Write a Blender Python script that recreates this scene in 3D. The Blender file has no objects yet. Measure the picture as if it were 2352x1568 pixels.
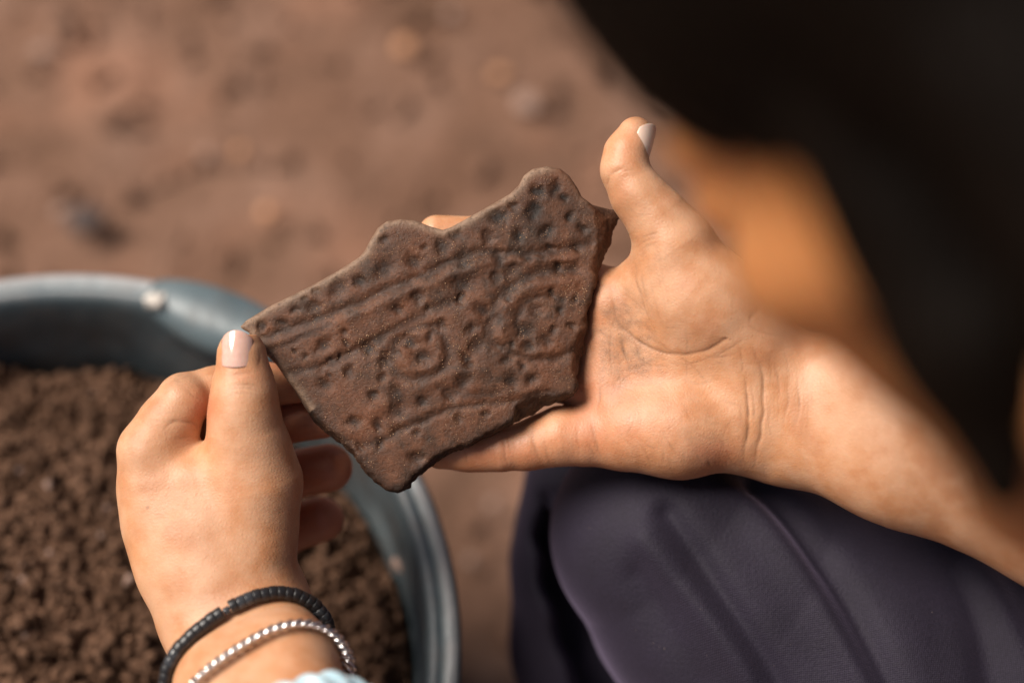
import bpy, math, random
import numpy as np
from mathutils import Vector, Matrix

random.seed(7)
RNG = np.random.default_rng(7)
sc = bpy.context.scene
COL = sc.collection

# ------------------------------------------------------------------ camera, sky, sun, exposure
PITCH = math.radians(60.0)          # looking down over the shoulder
CAM_H = 0.92
cam_data = bpy.data.cameras.new('camera')
cam_data.lens = 50.0
cam_data.sensor_width = 36.0
cam_data.clip_start = 0.01
cam_data.clip_end = 200.0
cam_data.dof.use_dof = True
cam_data.dof.focus_distance = 0.550
cam_data.dof.aperture_fstop = 2.2
cam = bpy.data.objects.new('camera', cam_data)
cam.location = (0, 0, CAM_H)
cam.rotation_euler = (math.pi / 2 - PITCH, 0, 0)
COL.objects.link(cam)
sc.camera = cam

world = bpy.data.worlds.new('World')
sc.world = world
world.use_nodes = True
wn = world.node_tree
bg = wn.nodes['Background']
sky = wn.nodes.new('ShaderNodeTexSky')
sky.sky_type = 'NISHITA'
sky.sun_disc = False
SUN_EL, SUN_ROT = math.radians(55), math.radians(-82)
sky.sun_elevation = SUN_EL
sky.sun_rotation = SUN_ROT
sky.dust_density = 4.0
sky.air_density = 1.0
sky.ozone_density = 1.0
wn.links.new(sky.outputs[0], bg.inputs[0])
bg.inputs[1].default_value = 0.05
sun_d = bpy.data.lights.new('sun', 'SUN')
sun_d.energy = 5.0
sun_d.angle = math.radians(32)
sun_d.color = (1.0, 0.93, 0.84)
sun = bpy.data.objects.new('sun', sun_d)
sdir = Vector((math.sin(SUN_ROT) * math.cos(SUN_EL), math.cos(SUN_ROT) * math.cos(SUN_EL), math.sin(SUN_EL)))
sun.rotation_euler = sdir.to_track_quat('Z', 'Y').to_euler()
COL.objects.link(sun)

vs = sc.view_settings
vs.view_transform = 'Standard'
vs.look = 'None'
vs.gamma = 1.0
vs.exposure = 0.36
sc.cycles.use_denoising = True
sc.cycles.max_bounces = 8

# ------------------------------------------------------------------ geometry of the view (camera millimetres)
FPX = 50.0 / 36.0 * 2352.0
D0 = 550.0
S0 = D0 / FPX
CR = np.array([1.0, 0, 0])
CU = np.array([0, math.sin(PITCH), math.cos(PITCH)])
CB = np.array([0, -math.cos(PITCH), math.sin(PITCH)])     # towards the camera
RW = np.stack([CR, CU, CB])                                # rows: camera axes in world


def mm(u, v, w=0.0):
    d = D0 - w * S0
    return np.array([(u - 1176.0) * d / FPX, (784.0 - v) * d / FPX, -d])


def rmm(r, w=0.0):
    return r * (D0 - w * S0) / FPX


def uvw(p):
    d = -p[:, 2]
    return p[:, 0] / d * FPX + 1176.0, 784.0 - p[:, 1] / d * FPX, (D0 - d) / S0


def to_world(p):
    p = np.atleast_2d(np.asarray(p, float))
    return (p * 0.001) @ RW + np.array([0, 0, CAM_H])


def from_world(p):
    p = np.atleast_2d(np.asarray(p, float)) - np.array([0, 0, CAM_H])
    return (p @ RW.T) * 1000.0


# ------------------------------------------------------------------ noise
def _hash(ix, iy, iz, seed):
    n = (ix.astype(np.int64) * 374761393 + iy.astype(np.int64) * 668265263 + iz.astype(np.int64) * 2147483647 + seed * 1274126177) & 0xFFFFFFFF
    n = ((n ^ (n >> 13)) * 1274126177) & 0xFFFFFFFF
    n = ((n ^ (n >> 16)) * 2246822519) & 0xFFFFFFFF
    return ((n ^ (n >> 15)) & 0xFFFFFF).astype(np.float64) / 16777215.0


def vnoise(p, freq, seed=0):
    q = p * freq + 1000.0
    i = np.floor(q)
    f = q - i
    f = f * f * (3 - 2 * f)
    i = i.astype(np.int64)
    r = 0
    for dx in (0, 1):
        wx = f[:, 0] if dx else 1 - f[:, 0]
        for dy in (0, 1):
            wy = f[:, 1] if dy else 1 - f[:, 1]
            for dz in (0, 1):
                wz = f[:, 2] if dz else 1 - f[:, 2]
                r = r + _hash(i[:, 0] + dx, i[:, 1] + dy, i[:, 2] + dz, seed) * wx * wy * wz
    return r * 2 - 1


def fbm(p, freq, octv=4, seed=0, gain=0.5):
    a, s, t = 1.0, 0.0, 0.0
    for o in range(octv):
        s = s + a * vnoise(p, freq, seed + o * 17)
        t += a
        a *= gain
        freq *= 2.03
    return s / t


# ------------------------------------------------------------------ distance fields
def smin(a, b, k):
    if k <= 0:
        return np.minimum(a, b)
    h = np.minimum(np.maximum(0.5 + 0.5 * (b - a) / k, 0), 1)
    return b + (a - b) * h - k * h * (1 - h)


def smax(a, b, k):
    return -smin(-a, -b, k)


def cap(P, A, B, ra, rb):
    ab = B - A
    pa = P - A
    t = (pa @ ab) / max(float(ab @ ab), 1e-9)
    t = np.minimum(np.maximum(t, 0), 1)
    pa -= t[:, None] * ab
    return np.sqrt(np.einsum('ij,ij->i', pa, pa)) - (ra + (rb - ra) * t)


def ellip(P, C, R, M=None):
    q = P - C
    if M is not None:
        q = q @ M.T
    R = np.asarray(R, float)
    k0 = np.sqrt(((q / R) ** 2).sum(1))
    k1 = np.sqrt(((q / R ** 2) ** 2).sum(1)) + 1e-9
    return k0 * (k0 - 1) / k1


FAR = 40.0


def near_box(lo, hi, A, B, r):
    a = np.minimum(A, B) - r
    b = np.maximum(A, B) + r
    g = np.maximum(0, np.maximum(a - hi, lo - b))
    return float(np.sqrt((g * g).sum())) < FAR


def chain(P, pts, k):
    """pts: list of (u,v,w,r) in the photo frame -> smooth chain of tapering limbs"""
    d = None
    lo, hi = P.min(0), P.max(0)
    L = [(mm(u, v, w), rmm(r, w)) for u, v, w, r in pts]
    for (a, ra), (b, rb) in zip(L[:-1], L[1:]):
        if not near_box(lo, hi, a, b, max(ra, rb)):
            continue
        e = cap(P, a, b, ra, rb)
        d = e if d is None else smin(d, e, k)
    return np.full(len(P), FAR) if d is None else d


def chain_mm(P, pts, k):
    d = None
    lo, hi = P.min(0), P.max(0)
    L = [(np.array(p[:3], float), p[3]) for p in pts]
    for (a, ra), (b, rb) in zip(L[:-1], L[1:]):
        if not near_box(lo, hi, a, b, max(ra, rb)):
            continue
        e = cap(P, a, b, ra, rb)
        d = e if d is None else smin(d, e, k)
    return np.full(len(P), FAR) if d is None else d


def grouped(fn, P, cell):
    """evaluate fn on P in spatially compact chunks so that far limbs are skipped"""
    key = np.floor((P - P.min(0)) / cell).astype(np.int64)
    key = (key[:, 0] * 4096 + key[:, 1]) * 4096 + key[:, 2]
    order = np.argsort(key, kind='stable')
    cuts = np.nonzero(np.diff(key[order]))[0] + 1
    out = np.empty(len(P))
    for ix in np.split(order, cuts):
        out[ix] = fn(P[ix])
    return out


def mesh_sdf(fn, lo, hi, h, block=8, project=2, slack=1.12):
    """sparse sampled surface nets of fn over the box lo..hi with spacing h"""
    lo = np.asarray(lo, float)
    hi = np.asarray(hi, float)
    nb = np.maximum(1, np.ceil((hi - lo) / (h * block)).astype(int))
    n = nb * block + 1
    bx = [lo[i] + (np.arange(nb[i]) + 0.5) * block * h for i in range(3)]
    G = np.stack(np.meshgrid(*bx, indexing='ij'), -1).reshape(-1, 3)
    dc = grouped(fn, G, 60.0)
    act = np.abs(dc) < (block * h * 0.87 + 1.5 * h) * slack
    F = np.repeat(np.repeat(np.repeat(np.where(dc.reshape(nb) > 0, 1.0, -1.0).astype(np.float32), block, 0), block, 1), block, 2)
    F = np.pad(F, ((0, 1), (0, 1), (0, 1)), mode='edge')
    idx = np.argwhere(act.reshape(nb))
    o = np.arange(block + 1)
    off = np.stack(np.meshgrid(o, o, o, indexing='ij'), -1).reshape(-1, 3)
    key = idx // 4
    key = (key[:, 0] * 4096 + key[:, 1]) * 4096 + key[:, 2]
    order = np.argsort(key, kind='stable')
    for ix in np.split(order, np.nonzero(np.diff(key[order]))[0] + 1):
        I = (idx[ix][:, None, :] * block + off[None]).reshape(-1, 3)
        v = fn(lo + I * h)
        F[I[:, 0], I[:, 1], I[:, 2]] = v
    F[0], F[-1], F[:, 0], F[:, -1], F[:, :, 0], F[:, :, -1] = [np.maximum(x, 0.01) for x in (F[0], F[-1], F[:, 0], F[:, -1], F[:, :, 0], F[:, :, -1])]
    neg = F < 0
    cnt = np.zeros(tuple(n - 1), np.int8)
    for a in (0, 1):
        for b in (0, 1):
            for c in (0, 1):
                cnt += neg[a:n[0] - 1 + a, b:n[1] - 1 + b, c:n[2] - 1 + c]
    cells = np.argwhere((cnt > 0) & (cnt < 8))
    vid = -np.ones(tuple(n - 1), np.int64)
    vid[tuple(cells.T)] = np.arange(len(cells))
    acc = np.zeros((len(cells), 3))
    num = np.zeros(len(cells))
    corners = [(a, b, c) for a in (0, 1) for b in (0, 1) for c in (0, 1)]
    V = {c: F[cells[:, 0] + c[0], cells[:, 1] + c[1], cells[:, 2] + c[2]].astype(float) for c in corners}
    for c in corners:
        for ax in range(3):
            if c[ax] == 0:
                e = list(c)
                e[ax] = 1
                e = tuple(e)
                a, b = V[c], V[e]
                m = (a < 0) != (b < 0)
                t = np.where(m, a / np.where(m, a - b, 1), 0)
                pt = np.array(c, float)[None] + t[:, None] * np.eye(3)[ax][None]
                acc[m] += pt[m]
                num[m] += 1
    verts = lo + (cells + acc / num[:, None]) * h
    quads = []
    for ax in range(3):
        s0 = [slice(None)] * 3
        s1 = [slice(None)] * 3
        s0[ax] = slice(0, n[ax] - 1)
        s1[ax] = slice(1, n[ax])
        A, B = neg[tuple(s0)], neg[tuple(s1)]
        E = np.argwhere(A != B)
        u, v = (ax + 1) % 3, (ax + 2) % 3
        ok = (E[:, u] > 0) & (E[:, v] > 0) & (E[:, u] < n[u] - 1) & (E[:, v] < n[v] - 1)
        E = E[ok]
        sgn = A[E[:, 0], E[:, 1], E[:, 2]]
        q = []
        for du, dv in ((-1, -1), (0, -1), (0, 0), (-1, 0)):
            c = E.copy()
            c[:, u] += du
            c[:, v] += dv
            q.append(vid[c[:, 0], c[:, 1], c[:, 2]])
        q = np.stack(q, 1)
        q[~sgn] = q[~sgn][:, ::-1]
        quads.append(q)
    quads = np.concatenate(quads)
    quads = quads[(quads >= 0).all(1)]
    for _ in range(project):
        d = grouped(fn, verts, 32 * h)
        g = grad(fn, verts, h * 0.5, d, 32 * h)
        verts = verts - np.clip(d, -h, h)[:, None] * g
    return verts, quads


def grad(fn, p, e, d0=None, cell=20.0):
    if d0 is None:
        d0 = grouped(fn, p, cell)
    g = np.stack([grouped(fn, p + np.array(o) * e, cell) - d0 for o in ((1, 0, 0), (0, 1, 0), (0, 0, 1))], 1)
    return g / (np.linalg.norm(g, axis=1)[:, None] + 1e-9)


def build(name, verts, faces, mat, parent=None, attrs=None, smooth=True, world=False, origin=None):
    """one mesh object; verts in camera millimetres unless world is true"""
    W = np.asarray(verts, float) if world else to_world(verts)
    if parent is not None:
        org = np.array(parent['_org'])
    else:
        org = np.array(origin) if origin is not None else np.array([W[:, 0].mean(), W[:, 1].mean(), W[:, 2].min()])
    me = bpy.data.meshes.new(name)
    if isinstance(faces, np.ndarray):
        nf, k = faces.shape
        me.vertices.add(len(W))
        me.vertices.foreach_set('co', (W - org).astype(np.float32).ravel())
        me.loops.add(nf * k)
        me.loops.foreach_set('vertex_index', faces.astype(np.int32).ravel())
        me.polygons.add(nf)
        me.polygons.foreach_set('loop_start', np.arange(0, nf * k, k, dtype=np.int32))
        me.polygons.foreach_set('loop_total', np.full(nf, k, np.int32))
        me.update(calc_edges=True)
        me.validate()
    else:
        me.from_pydata([tuple(x) for x in (W - org)], [], faces)
    me.polygons.foreach_set('use_smooth', np.full(len(me.polygons), smooth))
    for key, val in (attrs or {}).items():
        at = me.attributes.new(key, 'FLOAT', 'POINT')
        at.data.foreach_set('value', np.asarray(val, np.float32))
    me.materials.append(mat)
    ob = bpy.data.objects.new(name, me)
    COL.objects.link(ob)
    if parent is not None:
        ob.parent = parent
    else:
        ob.location = org
        ob['_org'] = tuple(float(x) for x in org)
    return ob


def root(name, org_world, label, cat, group=None):
    o = bpy.data.objects.new(name, None)
    o.empty_display_size = 0.02
    o.location = org_world
    o['_org'] = tuple(float(x) for x in org_world)
    COL.objects.link(o)
    return tag(o, label, cat, group)


def tag(o, label=None, cat=None, group=None, kind=None):
    if label:
        o['label'] = label
    if cat:
        o['category'] = cat
    if group:
        o['group'] = group
    if kind:
        o['kind'] = kind
    return o


# ------------------------------------------------------------------ materials
class NT:
    def __init__(self, name):
        self.m = bpy.data.materials.new(name)
        self.m.use_nodes = True
        self.t = self.m.node_tree
        self.b = self.t.nodes['Principled BSDF']
        self.out = self.t.nodes['Material Output']
        self.tc = self.t.nodes.new('ShaderNodeTexCoord')

    def n(self, typ, **kw):
        nd = self.t.nodes.new(typ)
        for k, v in kw.items():
            if hasattr(nd, k):
                setattr(nd, k, v)
            else:
                nd.inputs[k].default_value = v
        return nd

    def l(self, a, b):
        self.t.links.new(a, b)

    def noise(self, scale, detail=4, rough=0.55, vec=None, dist=0.0):
        nd = self.n('ShaderNodeTexNoise')
        nd.inputs['Scale'].default_value = scale
        nd.inputs['Detail'].default_value = detail
        nd.inputs['Roughness'].default_value = rough
        nd.inputs['Distortion'].default_value = dist
        self.l(vec if vec else self.tc.outputs['Object'], nd.inputs['Vector'])
        return nd.outputs['Fac']

    def voro(self, scale, feature='F1', vec=None):
        nd = self.n('ShaderNodeTexVoronoi')
        nd.feature = feature
        nd.inputs['Scale'].default_value = scale
        self.l(vec if vec else self.tc.outputs['Object'], nd.inputs['Vector'])
        return nd.outputs['Distance']

    def ramp(self, fac, stops):
        nd = self.n('ShaderNodeValToRGB')
        cr = nd.color_ramp
        while len(cr.elements) < len(stops):
            cr.elements.new(0.5)
        for e, (p, c) in zip(cr.elements, stops):
            e.position = p
            e.color = (c[0], c[1], c[2], 1) if isinstance(c, (tuple, list)) else (c, c, c, 1)
        self.l(fac, nd.inputs[0])
        return nd.outputs[0]

    def mix(self, fac, a, b, typ='MIX'):
        nd = self.n('ShaderNodeMix')
        nd.data_type = 'RGBA'
        nd.blend_type = typ
        for s, v in ((0, fac), (6, a), (7, b)):
            if isinstance(v, (int, float)):
                nd.inputs[s].default_value = v
            elif isinstance(v, tuple):
                nd.inputs[s].default_value = (*v, 1)
            else:
                self.l(v, nd.inputs[s])
        return nd.outputs[2]

    def math(self, op, a, b=0.0):
        nd = self.n('ShaderNodeMath')
        nd.operation = op
        for s, v in ((0, a), (1, b)):
            if isinstance(v, (int, float)):
                nd.inputs[s].default_value = v
            else:
                self.l(v, nd.inputs[s])
        return nd.outputs[0]

    def attr(self, name):
        nd = self.n('ShaderNodeAttribute')
        nd.attribute_name = name
        return nd.outputs['Fac']

    def bump(self, height, strength, dist=0.001, prev=None):
        nd = self.n('ShaderNodeBump')
        nd.inputs['Strength'].default_value = strength
        nd.inputs['Distance'].default_value = dist
        self.l(height, nd.inputs['Height'])
        if prev:
            self.l(prev, nd.inputs['Normal'])
        return nd.outputs[0]

    def set(self, **kw):
        for k, v in kw.items():
            k = k.replace('_', ' ')
            if isinstance(v, (int, float)):
                self.b.inputs[k].default_value = v
            elif isinstance(v, tuple):
                self.b.inputs[k].default_value = (*v, 1) if len(v) == 3 and 'Radius' not in k else v
            else:
                self.l(v, self.b.inputs[k])
        return self


def skin_material(name, base, warm, pale, dirt_amt):
    k = NT(name)
    big = k.noise(28, 3, 0.5)
    mid = k.noise(160, 4, 0.6)
    blot = k.noise(75, 3, 0.5)
    fine = k.noise(1400, 3, 0.6)
    c = k.mix(k.ramp(big, [(0.35, 0.0), (0.65, 1.0)]), base, warm)
    c = k.mix(k.math('MULTIPLY', k.ramp(mid, [(0.45, 0.0), (0.75, 1.0)]), 0.45), c, pale)
    c = k.mix(k.math('MULTIPLY', k.ramp(blot, [(0.42, 0.0), (0.62, 1.0)]), 0.5), c, pale)
    c = k.mix(k.math('MULTIPLY', k.ramp(blot, [(0.32, 1.0), (0.46, 0.0)]), 0.35), c, (base[0] * 0.86, base[1] * 0.72, base[2] * 0.66))
    c = k.mix(k.math('MULTIPLY', k.ramp(fine, [(0.3, 1.0), (0.6, 0.0)]), 0.12), c, (base[0] * 0.5, base[1] * 0.4, base[2] * 0.35))
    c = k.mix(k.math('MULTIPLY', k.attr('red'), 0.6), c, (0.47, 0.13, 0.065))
    c = k.mix(k.math('MULTIPLY', k.attr('tan'), 0.9), c, (0.47, 0.175, 0.048))
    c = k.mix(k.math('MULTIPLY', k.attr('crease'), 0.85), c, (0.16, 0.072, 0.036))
    spec = k.math('MULTIPLY', k.attr('dirt'), k.ramp(k.voro(1900), [(0.16, 1.0), (0.36, 0.0)]))
    spec = k.math('MULTIPLY', spec, k.ramp(k.noise(420, 4, 0.7), [(0.46, 0.0), (0.62, 0.8)]))
    wash = k.math('MULTIPLY', k.attr('dirt'), k.ramp(k.noise(220, 5, 0.7), [(0.38, 0.0), (0.68, 0.8)]))
    c = k.mix(k.math('MULTIPLY', wash, dirt_amt), c, (0.24, 0.13, 0.075))
    c = k.mix(k.math('MULTIPLY', spec, dirt_amt), c, (0.06, 0.03, 0.018))
    # fine skin relief: little cells, ridges
    cell = k.voro(750, 'DISTANCE_TO_EDGE')
    bm = k.bump(k.voro(420, 'DISTANCE_TO_EDGE'), 0.10, 0.0005)
    bm = k.bump(cell, 0.30, 0.0004, bm)
    bm = k.bump(fine, 0.22, 0.0004, bm)
    bm = k.bump(mid, 0.10, 0.0010, bm)
    k.set(Base_Color=c, Roughness=k.ramp(mid, [(0.3, 0.42), (0.7, 0.58)]), Normal=bm,
          Subsurface_Weight=0.28, Subsurface_Scale=0.003, Subsurface_Radius=(1.0, 0.35, 0.18), Specular_IOR_Level=0.42)
    return k.m


M_SKIN = skin_material('skin', (0.46, 0.222, 0.113), (0.52, 0.240, 0.112), (0.58, 0.340, 0.210), 1.0)

k = NT('polished nail')
st = k.noise(400, 2, 0.5)
k.set(Base_Color=k.mix(k.ramp(st, [(0.3, 0.0), (0.8, 0.6)]), (0.58, 0.34, 0.27), (0.68, 0.45, 0.38)), Roughness=0.10, Sheen_Weight=0.0, Coat_Weight=1.0, Coat_Roughness=0.06,
      Subsurface_Weight=0.2, Subsurface_Scale=0.002)
M_NAIL = k.m
k = NT('bare nail')
k.set(Base_Color=(0.70, 0.50, 0.40), Roughness=0.25, Subsurface_Weight=0.2, Subsurface_Scale=0.002)
M_NAIL2 = k.m
k = NT('nail edge')
k.set(Base_Color=(0.72, 0.60, 0.52), Roughness=0.3)
M_NAILEDGE = k.m

k = NT('fired clay')
n1 = k.noise(48, 6, 0.68, dist=0.3)
n2 = k.noise(210, 5, 0.65)
n3 = k.noise(900, 4, 0.7)
c = k.mix(k.ramp(n1, [(0.38, 0.0), (0.62, 1.0)]), (0.048, 0.024, 0.014), (0.122, 0.046, 0.022))
c = k.mix(k.ramp(k.noise(110, 6, 0.68), [(0.47, 0.0), (0.66, 0.7)]), c, (0.160, 0.067, 0.035))
c = k.mix(k.math('MULTIPLY', k.ramp(k.noise(120, 4, 0.6), [(0.5, 0.0), (0.66, 1.0)]), 0.15), c, (0.050, 0.036, 0.032))
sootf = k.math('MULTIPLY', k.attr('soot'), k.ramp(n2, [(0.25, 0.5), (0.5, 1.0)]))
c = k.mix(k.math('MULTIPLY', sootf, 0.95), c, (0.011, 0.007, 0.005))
c = k.mix(k.math('MULTIPLY', k.attr('pale'), k.ramp(n2, [(0.25, 0.25), (0.6, 1.0)])), c, (0.26, 0.17, 0.115))
gr = k.math('MULTIPLY', k.ramp(k.voro(950), [(0.16, 1.0), (0.26, 0.0)]), k.ramp(k.noise(75, 4, 0.7), [(0.46, 0.0), (0.62, 1.0)]))
c = k.mix(k.math('MULTIPLY', gr, 0.8), c, (0.30, 0.17, 0.095))
c = k.mix(k.math('MULTIPLY', k.ramp(n3, [(0.33, 1.0), (0.50, 0.0)]), 0.5), c, (0.018, 0.011, 0.008))
bm = k.bump(n3, 0.6, 0.0007)
bm = k.bump(n2, 0.3, 0.0010, bm)
bm = k.bump(gr, 0.5, 0.0006, bm)
k.set(Base_Color=c, Roughness=k.ramp(n2, [(0.3, 0.38), (0.7, 0.66)]), Normal=bm, Specular_IOR_Level=0.26)
M_CLAY = k.m

k = NT('loose sand grain')
k.set(Base_Color=(0.34, 0.20, 0.11), Roughness=0.8)
M_GRAIN = k.m

k = NT('dark cotton')
wv = k.n('ShaderNodeTexWave')
wv.inputs['Scale'].default_value = 420
wv.bands_direction = 'X'
k.l(k.tc.outputs['Object'], wv.inputs['Vector'])
wv2 = k.n('ShaderNodeTexWave')
wv2.inputs['Scale'].default_value = 420
wv2.bands_direction = 'Y'
k.l(k.tc.outputs['Object'], wv2.inputs['Vector'])
wf = k.math('ADD', wv.outputs['Fac'], wv2.outputs['Fac'])
lint = k.math('MULTIPLY', k.ramp(k.voro(240), [(0.035, 1.0), (0.06, 0.0)]), k.ramp(k.noise(60, 2), [(0.55, 0), (0.6, 1)]))
c = k.mix(k.ramp(k.noise(35, 4), [(0.3, 0.0), (0.7, 1.0)]), (0.0085, 0.006, 0.0125), (0.014, 0.010, 0.021))
c = k.mix(k.math('MULTIPLY', wf, 0.22), c, (0.045, 0.037, 0.056))
c = k.mix(lint, c, (0.2, 0.15, 0.13))
c = k.mix(k.math('MULTIPLY', k.ramp(k.noise(1100, 3, 0.7), [(0.40, 1.0), (0.62, 0.0)]), 0.3), c, (0.004, 0.003, 0.005))
bm = k.bump(wf, 0.15, 0.0003)
bm = k.bump(k.noise(700, 3), 0.4, 0.0008, bm)
k.set(Base_Color=c, Roughness=0.72, Normal=bm, Sheen_Weight=0.22, Sheen_Roughness=0.4, Sheen_Tint=(0.60, 0.48, 0.74), Specular_IOR_Level=0.22)
M_CLOTH = k.m

k = NT('dark hair')
wv = k.n('ShaderNodeTexWave')
wv.inputs['Scale'].default_value = 90
wv.inputs['Distortion'].default_value = 3
k.l(k.tc.outputs['Object'], wv.inputs['Vector'])
k.set(Base_Color=k.mix(k.noise(40, 3), (0.0022, 0.0014, 0.001), (0.006, 0.0036, 0.0024)), Roughness=0.6, Normal=k.bump(wv.outputs['Fac'], 0.4, 0.001), Specular_IOR_Level=0.05)
M_HAIR = k.m

k = NT('grey rubber tub')
n1 = k.noise(14, 5, 0.6)
n2 = k.noise(60, 5, 0.65)
c = k.mix(k.ramp(n1, [(0.35, 0.0), (0.65, 1.0)]), (0.060, 0.084, 0.095), (0.120, 0.150, 0.160))
c = k.mix(k.math('MULTIPLY', k.attr('muck'), k.ramp(n1, [(0.35, 1.0), (0.6, 0.15)])), c, (0.034, 0.034, 0.034))
c = k.mix(k.math('MULTIPLY', k.attr('lip'), k.ramp(n2, [(0.3, 0.35), (0.6, 1.0)])), c, (0.33, 0.32, 0.32))
c = k.mix(k.math('MULTIPLY', k.ramp(n2, [(0.5, 0.0), (0.75, 0.8)]), 0.5), c, (0.12, 0.085, 0.065))
k.set(Base_Color=c, Roughness=k.ramp(n2, [(0.3, 0.34), (0.7, 0.62)]), Normal=k.bump(n2, 0.4, 0.002), Specular_IOR_Level=0.6)
M_TUB = k.m

k = NT('crumbly soil')
n1 = k.noise(40, 5, 0.6)
n2 = k.noise(380, 5, 0.7)
c = k.mix(k.ramp(n1, [(0.3, 0.0), (0.7, 1.0)]), (0.105, 0.053, 0.030), (0.225, 0.122, 0.076))
c = k.mix(k.ramp(n2, [(0.38, 0.85), (0.58, 0.0)]), c, (0.026, 0.014, 0.009))  # shaded gaps between crumbs, painted where the noise dips
k.set(Base_Color=c, Roughness=0.92, Normal=k.bump(n2, 0.7, 0.002), Specular_IOR_Level=0.15)
M_SOIL = k.m

k = NT('trodden earth')
n0 = k.noise(3.2, 4, 0.55)
n1 = k.noise(13, 5, 0.6)
n2 = k.noise(70, 5, 0.65)
c = k.mix(k.ramp(n0, [(0.35, 0.0), (0.65, 1.0)]), (0.130, 0.066, 0.041), (0.172, 0.094, 0.063))
c = k.mix(k.ramp(n1, [(0.5, 0.0), (0.74, 0.75)]), c, (0.24, 0.140, 0.100))
c = k.mix(k.ramp(n1, [(0.30, 0.6), (0.47, 0.0)]), c, (0.085, 0.046, 0.028))
c = k.mix(k.ramp(n2, [(0.3, 0.5), (0.55, 0.0)]), c, (0.08, 0.045, 0.03))
c = k.mix(k.ramp(k.noise(7, 3), [(0.55, 0.0), (0.7, 0.4)]), c, (0.30, 0.14, 0.085))
bm = k.bump(n2, 0.6, 0.004)
bm = k.bump(n1, 0.6, 0.012, bm)
k.set(Base_Color=c, Roughness=0.95, Normal=bm, Specular_IOR_Level=0.15)
M_GROUND = k.m


def plain(name, col, rough=0.8, **kw):
    q = NT(name)
    nn = q.noise(90, 4, 0.6)
    q.set(Base_Color=q.mix(nn, (col[0] * 0.6, col[1] * 0.6, col[2] * 0.6), (min(col[0] * 1.35, 1), min(col[1] * 1.35, 1), min(col[2] * 1.35, 1))), Roughness=rough, **kw)
    return q.m


M_CHIP = plain('orange clay chip', (0.46, 0.22, 0.11))
M_PEB = plain('pale pebble', (0.27, 0.17, 0.13))
M_DARKCLOD = plain('damp dark clod', (0.062, 0.040, 0.034))
M_BEAD = plain('black bead', (0.014, 0.013, 0.014), 0.38)
M_BEADL = plain('worn gloss bead', (0.035, 0.036, 0.04), 0.22)
k = NT('silver')
k.set(Base_Color=(0.80, 0.79, 0.78), Metallic=1.0, Roughness=0.18)
M_SILVER = k.m
k = NT('pale blue satin')
k.set(Base_Color=k.mix(k.noise(160, 3), (0.30, 0.50, 0.60), (0.52, 0.66, 0.70)), Roughness=0.32, Sheen_Weight=0.5, Coat_Weight=0.3, Subsurface_Weight=0.1, Subsurface_Scale=0.002)
M_BLUE = k.m
M_WHITE = plain('pale stone', (0.62, 0.56, 0.50), 0.6)
M_EYE = plain('eye white', (0.7, 0.68, 0.64), 0.2)
M_SHIRT = plain('black jersey', (0.010, 0.010, 0.012), 0.85)


# ------------------------------------------------------------------ curves measured on the skin (photo frame)
def seg_dist(u, v, pts):
    d = np.full(len(u), 1e9)
    for (x0, y0), (x1, y1) in zip(pts[:-1], pts[1:]):
        ax, ay = x1 - x0, y1 - y0
        t = np.clip(((u - x0) * ax + (v - y0) * ay) / (ax * ax + ay * ay + 1e-9), 0, 1)
        d = np.minimum(d, np.hypot(u - x0 - t * ax, v - y0 - t * ay))
    return d


def bez(pts, n=10):
    """Catmull-Rom through the points"""
    P = np.array([pts[0]] + list(pts) + [pts[-1]], float)
    out = []
    for i in range(1, len(P) - 2):
        for t in np.linspace(0, 1, n, endpoint=False):
            out.append(0.5 * ((2 * P[i]) + (-P[i - 1] + P[i + 1]) * t + (2 * P[i - 1] - 5 * P[i] + 4 * P[i + 1] - P[i + 2]) * t * t + (-P[i - 1] + 3 * P[i] - 3 * P[i + 1] + P[i + 2]) * t ** 3))
    out.append(P[-2])
    return [tuple(x) for x in out]


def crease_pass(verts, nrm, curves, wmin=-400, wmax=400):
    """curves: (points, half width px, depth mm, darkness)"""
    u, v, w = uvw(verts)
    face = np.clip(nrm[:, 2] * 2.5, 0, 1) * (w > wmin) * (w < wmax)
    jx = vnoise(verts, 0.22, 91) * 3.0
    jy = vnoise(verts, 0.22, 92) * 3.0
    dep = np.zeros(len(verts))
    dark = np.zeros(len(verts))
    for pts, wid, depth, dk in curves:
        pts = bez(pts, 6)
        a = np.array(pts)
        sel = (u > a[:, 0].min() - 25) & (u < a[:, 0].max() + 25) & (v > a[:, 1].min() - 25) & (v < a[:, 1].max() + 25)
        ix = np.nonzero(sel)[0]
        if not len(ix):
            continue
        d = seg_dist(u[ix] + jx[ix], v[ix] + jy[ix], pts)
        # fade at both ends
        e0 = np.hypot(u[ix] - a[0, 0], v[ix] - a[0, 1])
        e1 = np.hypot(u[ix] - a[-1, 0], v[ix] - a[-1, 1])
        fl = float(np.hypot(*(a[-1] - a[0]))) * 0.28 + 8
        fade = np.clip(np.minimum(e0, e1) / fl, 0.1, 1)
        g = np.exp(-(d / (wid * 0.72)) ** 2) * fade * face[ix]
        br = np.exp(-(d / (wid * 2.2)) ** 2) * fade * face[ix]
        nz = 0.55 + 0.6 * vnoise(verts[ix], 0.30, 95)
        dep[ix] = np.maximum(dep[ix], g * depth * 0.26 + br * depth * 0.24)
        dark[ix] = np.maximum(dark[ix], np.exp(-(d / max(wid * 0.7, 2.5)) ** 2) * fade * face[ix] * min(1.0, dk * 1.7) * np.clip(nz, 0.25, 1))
    return verts - nrm * dep[:, None], dark


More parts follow.
